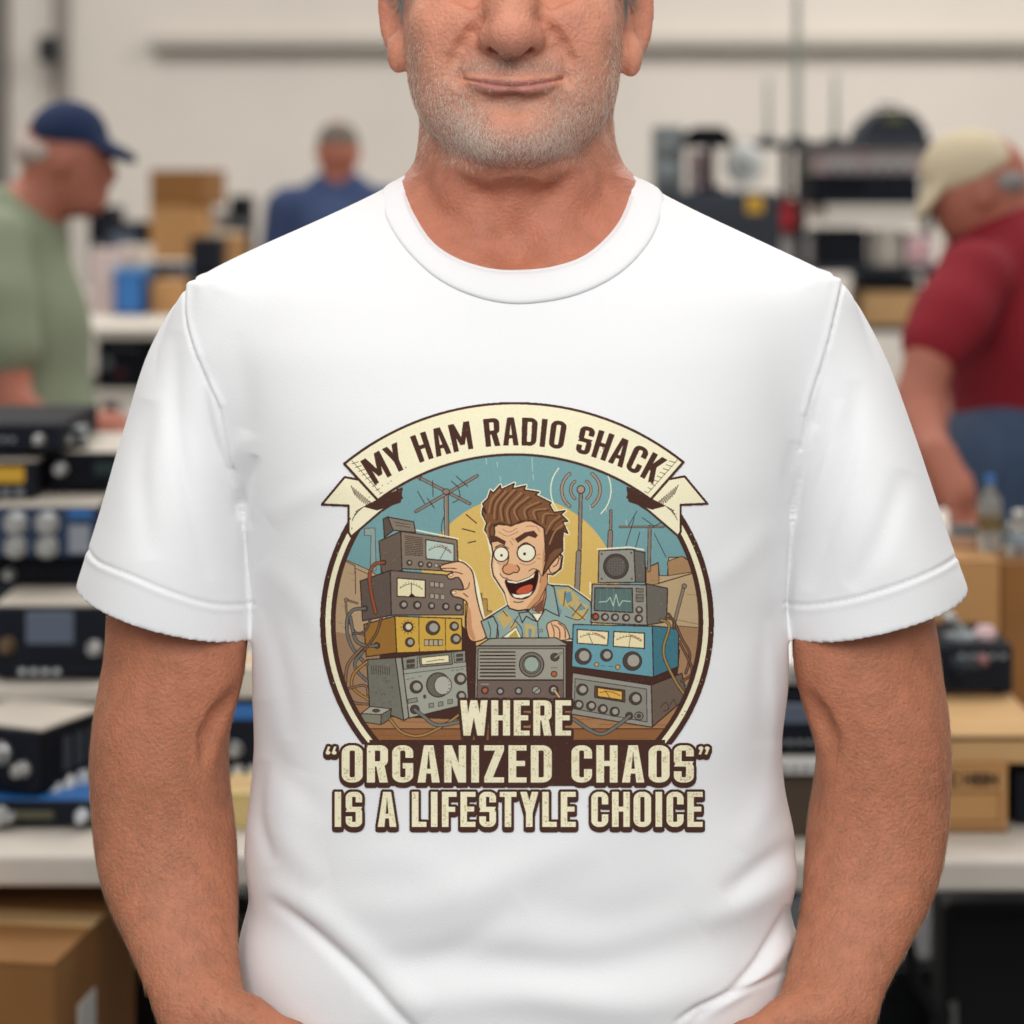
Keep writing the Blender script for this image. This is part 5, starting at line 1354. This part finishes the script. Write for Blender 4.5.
def bottle(lab, px, d, z, h, rad, glass, cap, liquid=None):
    r = empty('bottle', (wx(px, d), d, z), 0, label=lab, cat='bottle')
    MB().lathe((0, 0, 0), [(rad*.9, 0), (rad, .006), (rad, h*.62), (rad*.8, h*.72), (rad*.35, h*.82), (rad*.35, h*.93)], 24).build('bottle_body', glass, r, True)
    MB().lathe((0, 0, h*.90), [(rad*.44, 0), (rad*.44, h*.09), (rad*.38, h*.10)], 20).build('cap', cap, r, True)
    MB().lathe((0, 0, h*.28), [(rad*1.015, 0), (rad*1.015, h*.2)], 24).build('label', liquid or WHT, r, True)
CLR = mat('clear_plastic', 'c9c9c2', .12, trans=.75, spec=.5)
bottle('clear bottle with a blue cap standing on the tall plain carton', 990, 3.36, zc, .105, .017, CLR, BLUEP, mat('brown_label', '6d5a34', .6))
bottle('short clear jar with a white cap at the right edge', 1019, 3.37, b_[3], .062, .021, CLR, WHT, mat('blue_grey_label', '8a9aa6', .6))
d_ = 3.38
hb = empty('heat_sink', (wx(966, d_), d_, zc), 0, label='small tan and grey part lying left of the clear bottle', cat='part')
MB().box(-.022, 0, 0, .022, .04, .016, .004).build('base', mat('tan_plastic', 'b58f75', .6), hb); q = MB()
for i in range(5): q.box(-.018+i*.008, .004, .016, -.015+i*.008, .036, .030)
q.build('fins', GREY, hb)
a = (wx(915, 3.30), wx(972, 3.30), zc, 0, 3.31)

# --- further tables and shelves, left
def shelf_unit(lab, x0, x1, y0, y1, zs_, topm, postm, th=.03, name='shelving_unit'):
    r = empty(name, ((x0+x1)/2, y0, 0), 0, label=lab, cat='shelf'); w = x1-x0; d = y1-y0
    for z_ in zs_: MB().box(-w/2, 0, z_-th, w/2, d, z_, .003).build('shelf_board', topm, r)
    for sx in (-1, 1):
        for y in (.02, d-.02): MB().box(sx*(w/2-.015)-.015, y-.015, 0, sx*(w/2-.015)+.015, y+.015, max(zs_)-th, .002).build('post', postm, r)
    return r
zA = 1.106
shelf_unit('pale counter with shelves beneath, beyond the green shirt', wx(40, 6.7), wx(400, 6.7), 6.62, 7.75, (.22, .93, zA), tabm, legm)
def on_z(px0, px1, pyt, d, z0): return (wx(px0, d), wx(px1, d), z0, wz(pyt, d), d)
def dv(lab, px0, px1, pyt, d, z0, dep=.2, **k): a = on_z(px0, px1, pyt, d, z0); return device(lab, *a[:4], d, dep, **k)
def ct(lab, px0, px1, pyt, d, z0, dep=.2, **k): a = on_z(px0, px1, pyt, d, z0); return carton(lab, *a[:4], d, dep, **k)
ct('low orange-brown carton on the pale counter', 150, 187, 281, 7.25, zA, .25, m=CARD)
bn = empty('blue_bin', (wx(129, 7.2), 7.2, zA), 0, label='blue plastic bin on the pale counter near the green shirt', cat='bin')
q = MB(); w_ = .045
q.box(-w_, 0, 0, w_, .16, .008).box(-w_, 0, 0, -w_+.006, .16, .14).box(w_-.006, 0, 0, w_, .16, .14).box(-w_, 0, 0, w_, .006, .14).box(-w_, .154, 0, w_, .16, .14).build('bin_body', BLUEP, bn)
MB().box(-w_-.006, -.006, .132, w_+.006, 0, .142).box(-w_-.006, .16, .132, w_+.006, .166, .142).box(-w_-.006, 0, .132, -w_, .16, .142).box(w_, 0, .132, w_+.006, .16, .142).build('rim', mat('light_blue', '6ea6d2', .5), bn)
ct('pinkish white carton left of the blue bin', 90, 120, 250, 7.3, zA, .18, m=mat('pinkish_card', 'cdb9b2', .8), tape=False)
ct('off-white carton behind the blue bin', 119, 146, 246, 7.5, zA, .15, m=mat('offwhite_card', 'd2c6b8', .8), tape=False)
dv('black upright speaker on the counter beside the orange-brown carton', 189, 219, 238, 7.3, zA, .2, name='loudspeaker', cat='speaker', feats=[('knob', .5, .65, .03, BLK2), ('knob', .5, .25, .018, BLK2)])
dv('blue-grey radio with white top behind the orange-brown carton', 148, 186, 262, 7.52, zA, .15, case=mat('blue_grey', '55728f', .5), top=WHT, feats=[('knob', .3, .5, .012), ('screen', .5, .4, .9, .8)])
dv('dark amplifier on the lower counter shelf beside the white sleeve', 96, 152, 337, 6.72, .93, .3, name='amplifier', cat='amplifier', feats=[('knob', .2, .5, .015, GREY), ('knob', .45, .3, .012, mat('dull_red', '6b3036', .5)), ('vents', .55, .2, .95, .8, 5), ('keys', .2, .8, .8, 6, GREY)])
dv('dark tape deck on the lower counter shelf behind the white sleeve', 156, 230, 340, 6.72, .93, .3, name='tape_deck', cat='deck', feats=[('screen', .3, .4, .8, .8)])
# farther counter
zB = 1.10
shelf_unit('farther counter carrying the tall cartons', wx(70, 8.6), wx(243, 8.6), 8.6, 9.5, (.3, zB), tabm, legm)
ct('brown carton under the dark-lidded carton, far counter', 150, 204, 206, 8.75, zB, .25, m=CARD, tape=False)
z_ = wz(206, 8.75)
ct('brown carton on top of the stack right of the navy cap', 149, 205, 170, 8.75, z_, .3, m=CARD3, rz=math.radians(-8))
dv('dark meter on the far counter left of the brown cartons', 100, 146, 222, 8.8, zB, .2, name='meter', cat='meter', feats=[('screen', .2, .5, .8, .85), ('knob', .3, .25, .012)])
dv('white-topped dark radio on the far counter near the navy cap', 88, 116, 205, 9.1, zB, .2, top=WHT, feats=[('knob', .3, .5, .015)])
ct('pale flat carton right of the tall brown cartons', 208, 242, 232, 8.8, zB, .2, m=mat('pale_card', 'cfc4b0', .8), tape=False)
ct('orange-brown carton by the navy blue shirt', 219, 243, 236, 8.65, zB, .15, m=CARD)
dv('dark desk radio on the pale flat carton by the blue shirt', 229, 249, 196, 9.05, zB, .2, name='desk_radio', feats=[('knob', .5, .7, .02, GREY)])
dv('grey box radio between the brown cartons and the blue shirt', 206, 227, 212, 9.1, zB, .2, case=GREY, panel=WHT, feats=[('knob', .5, .5, .012)])

# --- right-hand shelving
XR0, XR1, DR = wx(752, 7.6), wx(940, 7.6), 7.6
zsR = [wz(141, 7.6), wz(205, 7.6), wz(266, 7.6), wz(326, 7.6), .30]
r = shelf_unit('dark shelving unit crowded with equipment behind the right shoulder', XR0+.14, XR1+.05, DR, DR+.45, [zsR[0], zsR[2], zsR[3], .3], mat('dark_board', '2c3138', .6), legm, .022)
MB().box(-.16, -.004, zsR[1]-.050, .155, .44, zsR[1], .004).build('pale_shelf_board', mat('pale_board', 'c9c2b6', .6), r)
MB().box(-.40, .05, zsR[0]-.020, -.2, .40, zsR[0]-.001, .004).build('side_board', mat('dark_board', '2c3138', .6), r)
bg = empty('equipment_bag', (wx(893, 7.7), 7.7, zsR[0]), 0, label='black bag slumped on top of the dark shelving unit', cat='bag')
MB().prism([(-.11, 0), (.11, 0), (.105, .04), (.06, .095), (-.04, .10), (-.09, .05)], -.02, .26).build('bag_body', mat('black_nylon', '272c35', .8, bump=.3, bscale=60), bg)
MB().tube([(-.04, .12, .09), (-.03, .12, .118), (.03, .12, .118), (.05, .12, .09)], .006).build('handle', legm, bg, True)
MB().box(-.03, -.025, .06, .03, -.018, .085).build('label', mat('olive_patch', '5a5a3c', .7), bg)
z_ = zsR[1]
dv('wide black receiver on the pale shelf of the dark shelving', 812, 920, 174, 7.64, z_, .3, name='receiver', cat='receiver', feats=[('screen', .1, .4, .5, .8, BLK), ('knob', .7, .5, .012, BLK2), ('keys', .1, .2, .9, 8, BLK2)])
dv('pale pinkish tape machine on the wide black receiver', 815, 922, 150, 7.66, wz(174, 7.64), .26, case=WHT, panel=PINK, name='tape_machine', cat='tape machine', feats=[('screen', .08, .3, .42, .8, WHT), ('screen', .5, .3, .95, .8, WHT), ('keys', .1, .15, .9, 6, GREY)])
dv('black printer box on the middle shelf of the dark shelving', 820, 868, 229, 7.63, zsR[2], .3, name='printer', cat='printer', feats=[('screen', .15, .5, .85, .85, BLK2)])
def drum(lab, px, pyt, d, z0, rad, m, capm, name='canister'):
    r_ = empty(name, (wx(px, d), d, z0), 0, label=lab, cat='canister'); h = wz(pyt, d)-z0
    MB().lathe((0, 0, 0), [(rad*.95, 0), (rad, .005), (rad, h*.85), (rad*.9, h*.88)], 24).build('canister_body', m, r_, True); MB().lathe((0, 0, h*.86), [(rad*1.03, 0), (rad*1.03, h*.12), (rad*.95, h*.14)], 24).build('lid', capm, r_, True)
drum('round cream canister right of the black printer box', 886, 229, 7.68, zsR[2], .055, CREAM, WHT)
drum('round white canister below the red box', 797, 232, 7.70, zsR[2], .050, WHT, GREY)
dv('dark charger on the lower shelf above the beige carton', 862, 920, 276, 7.62, zsR[3]+.112, .25, name='charger', cat='charger', feats=[('knob', .5, .5, .01, BLK2)])
ct('beige carton on the lower shelf of the dark shelving', 862, 922, 292, 7.61, zsR[3], .3, m=CARD2, tape=False)
dv('pink-fronted radio beside the right man\'s shirt', 906, 932, 234, 7.63, zsR[2], .2, panel=PINK, feats=[('knob', .5, .4, .012, REDM)])
rb = empty('red_case', (wx(790, 7.66), 7.66, wz(232, 7.70)+.001), 0, label='bright red case on the round white canister', cat='case')
MB().box(-.05, -.04, 0, .05, .05, .105, .012).build('body', REDM, rb); MB().box(-.03, -.045, .085, .03, -.036, .10, .003).build('latch', mat('dark_red', '5c0d12', .5), rb); MB().tube([(-.025, 0, .104), (-.02, 0, .122), (.02, 0, .122), (.025, 0, .104)], .005).build('handle', legm, rb, True)
for px, top, rad, lab in [(768, 78, .009, 'short left aerial rod on the dark shelving'), (797, -60, .013, 'tall thick aerial mast rising out of the picture top'), (835, 74, .010, 'short right aerial rod on the dark shelving')]:
    z0 = zsR[0]; r_ = empty('antenna', (wx(px, 7.75), 7.75, z0), 0, label=lab, cat='antenna'); h = wz(top, 7.75)-z0
    am = mat('pale_aerial', '8f978c', .5); MB().lathe((0, 0, 0), [(.035, 0), (.03, .012), (rad*1.6, .02)], 18).build('base', legm, r_, True)
    MB().tube([(0, 0, .015), (0, 0, h*.5), (0, 0, h)], [rad, rad*.9, rad*.6], 10).build('rod', am, r_, True)
# table with the grey speaker and lamp, left of the shelving
zD = 1.13
shelf_unit('dark counter left of the dark shelving unit', wx(640, 7.1), wx(800, 7.1), 7.1, 7.58, (.3, zD), mat('dark_board', '2c3138', .6), legm)
dv('long dark crate on the counter behind the right shoulder', 655, 782, 192, 7.2, zD, .3, case=mat('slate_plastic', '2a303a', .6), panel=mat('slate_plastic', '2a303a', .6), name='crate', cat='crate', feats=[('vents', .1, .3, .9, .8, 5), ('label', .72, .82, .85, .97, AMB)])
zE = wz(192, 7.2)
dv('tall grey loudspeaker on the long dark crate', 655, 684, 126, 7.3, zE, .18, case=mat('stone_grey', '7b8180', .6), panel=mat('stone_grey2', '6d7473', .6), name='loudspeaker', cat='speaker', feats=[('knob', .5, .7, .022, GREY), ('knob', .5, .3, .035, GREY)])
lp = empty('desk_lamp', (wx(711, 7.3), 7.3, zE), 0, label='black hooded desk lamp beside the tall grey loudspeaker', cat='lamp')
MB().lathe((0, 0, 0), [(.045, 0), (.045, .01), (.015, .02)], 20).build('base', BLK, lp, True); MB().tube([(0, 0, .015), (-.005, 0, .08), (0, 0, .15)], .014).build('pole', BLK, lp, True)
MB().prism([(-.078, .135), (.060, .135), (.065, .160), (.03, .195), (-.05, .195), (-.078, .175)], -.06, .08).build('hood', BLK, lp)
fn = empty('desk_fan', (wx(744, 7.35), 7.35, zE), 0, label='round whitish desk fan on the long dark crate', cat='fan')
MB().lathe((0, 0, 0), [(.04, 0), (.04, .012), (.012, .02), (.012, .05)], 20).build('base', WHT, fn, True)
MB().lathe((0, 0, .085), [(.02, .03), (.055, .02), (.062, 0), (.055, -.02), (.02, -.03)], 24, (0, -1, 0)).build('cage', mat('pale_cage', 'c9cbc8', .5), fn, True)
MB().lathe((0, -.03, .085), [(.018, 0), (.014, .01)], 16, (0, -1, 0)).build('hub', GREY, fn, True)
dv('pale radio with pinkish face behind the desk lamp', 690, 706, 150, 7.42, zE, .08, case=WHT, panel=PINK, feats=[('knob', .5, .4, .012, GREY)])
# table in front of the man in the red shirt
table('folding table beside the man in the dark red shirt', wx(860, 5.2), wx(1200, 5.2), 5.2, 5.9, .75, .04, tabm, legm)
table('folding table far behind the right arm', wx(560, 5.9), wx(840, 5.9), 5.9, 6.6, .75, .04, tabm, legm)
# carton under the near left table
r = carton('large brown carton standing under the near left table', -.98, wx(62, 2.62), 0, EYE_Z-(953-HOR)*2.62/F, 2.62, .30, CARD3, rz=math.radians(-8), tape=True)
MB().box((wx(62, 2.62)+.98)/2-.001, .08, .52, (wx(62, 2.62)+.98)/2+.0018, .14, .60).build('sticker', WHT, r)
dv('black carrying case behind the large brown carton, under the table', 95, 240, 905, 3.35, 0, .3, case=mat('case_black', '0e0f12', .6), panel=mat('case_black', '0e0f12', .6), name='carrying_case', cat='case', feats=[('handle',)], feet=False)
dv('black plastic storage tub on the floor behind the table legs', 860, 985, 960, 3.5, 0, .3, case=mat('tub_black', '15181c', .5), panel=mat('tub_black', '15181c', .5), name='storage_tub', cat='tub', feats=[('vents', .1, .5, .9, .9, 4)], feet=False)
dv('black case added to darken the space under the right table, near its edge', 945, 1110, 905, 3.25, 0, .12, case=mat('case_black', '0e0f12', .6), panel=mat('case_black', '0e0f12', .6), name='darkening_case', cat='case', feats=[('handle',)], feet=False)  # added black box, stands in for the darkness under the right table
cb = MB().tube([(.46, 2.95, .70), (.50, 3.0, .52), (.56, 2.98, .42), (.60, 2.97, .30), (.62, 3.0, .10), (.66, 3.02, .012)], .008).build('power_cable', RUB, None, True); tag(cb, 'black power cable hanging under the right table', 'cable')

# ---------------------------------------------------------------- other visitors
def visitor(lab, box, step, build, parts):
    r = empty('person', (box[0]*.5+box[1]*.5, box[2]*.5+box[3]*.5, 0), 0, label=lab, cat='person'); inv = Matrix.Translation(-r.location)
    for nm, fn, m, colr in parts:
        f_ = Field(lspace(box[0], box[1], step), lspace(box[2], box[3], step), lspace(box[4], box[5], step)); fn(f_)
        V, Q = f_.mesh(nm, 2); me = mesh_np(nm, V, Q)
        o = link(nm, me, m, r, True); o.matrix_parent_inverse = inv
    return r
def Q_(d): return lambda px, py, dd=0.: Pp(px, py, d+dd)
skin2 = mat('ruddy_skin', BG_SKIN, .6, var=.08, vscale=12, sss=.05)
def hand(f, p, dirx, s=1.):
    p = np.array(p); d = np.array(dirx, float); d /= np.linalg.norm(d); side = np.cross(d, [0, 0, 1.]); side /= np.linalg.norm(side)+1e-9
    f.chain([p, p+d*.08*s], [.034*s, .036*s], .01)
    for i in range(4):
        b = p+d*.09*s+side*(i-1.5)*.021*s; f.chain([b, b+d*.04*s+np.array([0, 0, -.012]), b+d*.06*s+np.array([0, 0, -.035])], [.010*s, .0095*s, .008*s], .004)
    b = p+d*.02*s-side*.03*s; f.chain([b, b+d*.04*s-side*.02*s, b+d*.07*s-side*.015*s], [.012*s, .011*s, .009*s], .006)
# man in green, profile to the right
P = Q_(4.8)
def g_body(f):
    f.ellipsoid(P(66, 150), (.088, .074, .092)); f.ellipsoid(P(84, 180), (.050, .056, .070), .03); f.ellipsoid(P(88, 203), (.030, .035, .024), .03)
    f.chain([P(104, 156), P(112, 175)], [.010, .015], .012); f.ellipsoid(P(101, 189), (.012, .02, .010), .01); f.ellipsoid(P(60, 163, -.075), (.018, .010, .028), .008)
    f.chain([P(58, 180), P(22, 225)], [.060, .066], .02); f.chain([P(2, 245), P(5, 430), P(0, 560)], [.115, .150, .150], .03)
    f.chain([P(-2, 250, -.17), P(4, 330, -.22), P(10, 405, -.24)], [.055, .048, .042], .01); f.chain([P(10, 405, -.24), P(40, 425, -.30), P(66, 428, -.34)], [.042, .036, .028], .01)
    hand(f, P(72, 426, -.35), (1, -.1, -.1)); f.chain([P(0, 250, .17), P(20, 350, .2), P(60, 425, .1)], [.055, .046, .030], .01); hand(f, P(64, 428, .08), (1, 0, -.15))
def g_shirt(f):
    f.chain([P(2, 250), P(4, 330), P(4, 430), P(0, 500)], [.130, .165, .178, .178], .03); f.chain([P(22, 222), P(36, 240)], [.060, .056], .03)
    f.chain([P(-6, 245, -.15), P(-2, 300, -.20), P(4, 345, -.225)], [.075, .072, .070], .02); f.chain([P(-6, 245, .15), P(10, 330, .2)], [.075, .068], .02)
def g_cap(f):
    f.ellipsoid(P(68, 137), (.080, .079, .074)); f.op(lambda X, Y, Z: (wz(144, 4.8)-Z)+0*X+0*Y+(X-wx(68, 4.8))*-.05, (-2, 4, 1.4), (2, 5.5, 1.66), 0, 'cut'); f.ellipsoid(P(112, 150), (.058, .070, .015), .012, R=[[math.cos(.42), 0, -math.sin(.42)], [0, 1, 0], [math.sin(.42), 0, math.cos(.42)]])
def g_hair(f): f.ellipsoid(P(48, 152), (.058, .077, .036)); f.ellipsoid(P(38, 150), (.045, .06, .045), .01)
def g_legs(f):
    for s in (-1, 1): f.chain([(wx(0, 4.8), 4.8+s*.09, .95), (wx(4, 4.8), 4.8+s*.10, .5), (wx(0, 4.8), 4.8+s*.10, .05)], [.115, .08, .06], .03)
    for s in (-1, 1): f.chain([(wx(0, 4.8), 4.8+s*.10, .035), (wx(70, 4.8), 4.8+s*.10, .03)], [.04, .035], .02)
green_m = mat('green_cotton', SHIRT_G, .9, var=.10, vscale=7, bump=.2, bscale=300); navycap = mat('navy_cotton', '1b2b4d', .9, var=.1, vscale=30); hairw = mat('white_hair', 'b9aaa0', .8)
trous = mat('dark_trousers', '2a2d35', .9)
visitor('older man in navy cap and green shirt bending over the left stacks', (wx(-170, 4.8), wx(175, 4.8), 4.2, 5.2, 0, 1.76), .009, None,
        [('body', g_body, skin2, 0), ('green_shirt', g_shirt, green_m, 0), ('cap', g_cap, navycap, 0), ('hair', g_hair, hairw, 0), ('trousers', g_legs, trous, 0)])
# man in blue, from behind
P2 = Q_(9.0)
def b_body(f):
    f.ellipsoid(P2(338, 150), (.078, .092, .112)); f.chain([P2(338, 160), P2(338, 182)], [.058, .062], .02); f.ellipsoid(P2(317, 152), (.010, .02, .03)); f.ellipsoid(P2(359, 152), (.010, .02, .03)); f.chain([P2(338, 235), P2(338, 400)], [.12, .12], .03)
    for s in (-1, 1): f.chain([P2(338+s*52, 210), P2(338+s*64, 300), P2(338+s*50, 370, .18)], [.05, .045, .03], .02); hand(f, P2(338+s*46, 378, .22), (-s*.3, 1, -.2))
def b_shirt(f):
    f.chain([P2(292, 208), P2(384, 208)], [.082, .082], .03); f.chain([P2(325, 188), P2(351, 188)], [.06, .06], .05); f.chain([P2(338, 240), P2(338, 330), P2(338, 400)], [.175, .17, .17], .05)
    for s in (-1, 1): f.chain([P2(338+s*52, 210), P2(338+s*62, 285)], [.080, .072], .02)
def b_hair(f): f.ellipsoid(P2(338, 143), (.079, .09, .084)); f.ellipsoid(P2(338, 185), (.2, .2, .085), 0, 'sub')
def b_legs(f):
    for s in (-1, 1): f.chain([P2(338+s*22, 390), P2(338+s*26, 480), (wx(338+s*26, 9), 9.0, .05)], [.115, .08, .06], .03)
    for s in (-1, 1): f.chain([(wx(338+s*26, 9), 9.0, .035), (wx(338+s*26, 9), 9.17, .03)], [.04, .035], .02)
visitor('man in navy blue shirt seen from behind near the back wall', (wx(240, 9), wx(436, 9), 8.6, 9.5, 0, 1.80), .011, None,
        [('body', b_body, skin2, 0), ('blue_shirt', b_shirt, mat('blue_cotton', SHIRT_B, .9, var=.08, vscale=7), 0), ('hair', b_hair, mat('greying_hair', '6b6258', .8), 0), ('trousers', b_legs, trous, 0)])
# man in dark red, bending to the left
P3 = Q_(4.2)
def r_body(f):
    f.ellipsoid(P3(978, 182), (.090, .074, .088)); f.ellipsoid(P3(964, 206), (.048, .056, .062), .03); f.ellipsoid(P3(958, 226), (.026, .034, .022), .02); f.chain([P3(946, 192), P3(939, 207)], [.009, .014], .012)
    f.ellipsoid(P3(985, 195, -.076), (.016, .010, .028), .006); f.chain([P3(988, 205), P3(1012, 240)], [.060, .066], .02); f.chain([P3(1022, 275), P3(1040, 440), P3(1030, 520)], [.11, .13, .14], .03)
    f.chain([P3(972, 288, -.15), P3(932, 350, -.22), P3(920, 398, -.24)], [.044, .042, .040], .01); f.chain([P3(920, 398, -.24), P3(923, 425, -.28), P3(932, 448, -.34)], [.043, .038, .027], .01); hand(f, P3(936, 452, -.36), (.25, -.3, -.6), .9)
    f.chain([P3(985, 282, .16), P3(965, 370, .2), P3(955, 440, .05)], [.05, .045, .03], .01); hand(f, P3(955, 442, .04), (-.2, -.6, -.3))
def r_shirt(f):
    f.chain([P3(1012, 278), P3(1036, 350), P3(1042, 430)], [.128, .152, .150], .03); f.chain([P3(1008, 236), P3(1018, 255)], [.062, .072], .04)
    f.chain([P3(974, 278, -.13), P3(952, 318, -.18), P3(936, 342, -.21)], [.066, .062, .058], .03); f.chain([P3(985, 280, .14), P3(960, 335, .19)], [.072, .064], .03)
def r_cap(f):
    f.ellipsoid(P3(970, 170), (.086, .080, .072)); f.op(lambda X, Y, Z: (wz(180, 4.2)-Z)+(X-wx(970, 4.2))*.45+0*Y, (0, 3.8, 1.3), (2, 4.8, 1.66), 0, 'cut')
    f.ellipsoid(P3(931, 194), (.055, .070, .010), .006, R=[[math.cos(1.05), 0, math.sin(1.05)], [0, 1, 0], [-math.sin(1.05), 0, math.cos(1.05)]])
def r_hair(f): f.ellipsoid(P3(997, 182), (.052, .078, .036))
def r_legs(f):
    f.chain([P3(1020, 452), P3(1045, 452)], [.135, .135], .03)
    for s in (-1, 1): f.chain([P3(1030+s*10, 470, s*.08), P3(1020+s*14, 700, s*.1), (wx(1035, 4.2), 4.2+s*.10, .05)], [.125, .085, .06], .03)
    for s in (-1, 1): f.chain([(wx(1035, 4.2), 4.2+s*.10, .035), (wx(965, 4.2), 4.2+s*.10, .03)], [.04, .035], .02)
visitor('man in dark red T-shirt, beige cap and jeans stooping at the right', (wx(860, 4.2), wx(1160, 4.2), 3.7, 4.6, 0, 1.70), .009, None,
        [('body', r_body, skin2, 0), ('red_shirt', r_shirt, mat('dark_red_cotton', SHIRT_R, .9, var=.12, vscale=7, bump=.2, bscale=300), 0), ('cap', r_cap, mat('beige_cotton', 'cfc0a2', .9), 0), ('hair', r_hair, mat('grey_hair_short', '8d8784', .8), 0), ('jeans', r_legs, jeans_m, 0)])
# ---------------------------------------------------------------- camera and light
cam_d = bpy.data.cameras.new('camera'); cam = bpy.data.objects.new('camera', cam_d); COL.objects.link(cam)
cam.location = (0, 0, EYE_Z); cam.rotation_euler = (math.pi/2, 0, 0)
cam_d.sensor_width = 36; cam_d.lens = 85; cam_d.shift_y = -(512-HOR)/1024; cam_d.clip_start = .05
cam_d.dof.use_dof = True; cam_d.dof.focus_distance = 1.62; cam_d.dof.aperture_fstop = 85/1000/APERTURE if False else .085/APERTURE
SC.camera = cam
def area(name, loc, size, power, rot=(0, 0, 0), col=(1, 1, 1), sy=None):
    l = bpy.data.lights.new(name, 'AREA'); l.energy = power; l.color = col; l.shape = 'RECTANGLE'; l.size = size; l.size_y = sy or size
    o = bpy.data.objects.new(name, l); COL.objects.link(o); o.location = loc; o.rotation_euler = rot; return o
for a in LAMPS: area(*a)
wd = bpy.data.worlds.new('hall'); SC.world = wd; wd.use_nodes = True
wd.node_tree.nodes['Background'].inputs[0].default_value = (*WORLD_C, 1); wd.node_tree.nodes['Background'].inputs[1].default_value = WORLD_S
SC.view_settings.view_transform = 'Standard'; SC.view_settings.look = 'None'; SC.view_settings.gamma = 1; SC.view_settings.use_curve_mapping = False
SC.view_settings.exposure = EXPOSURE
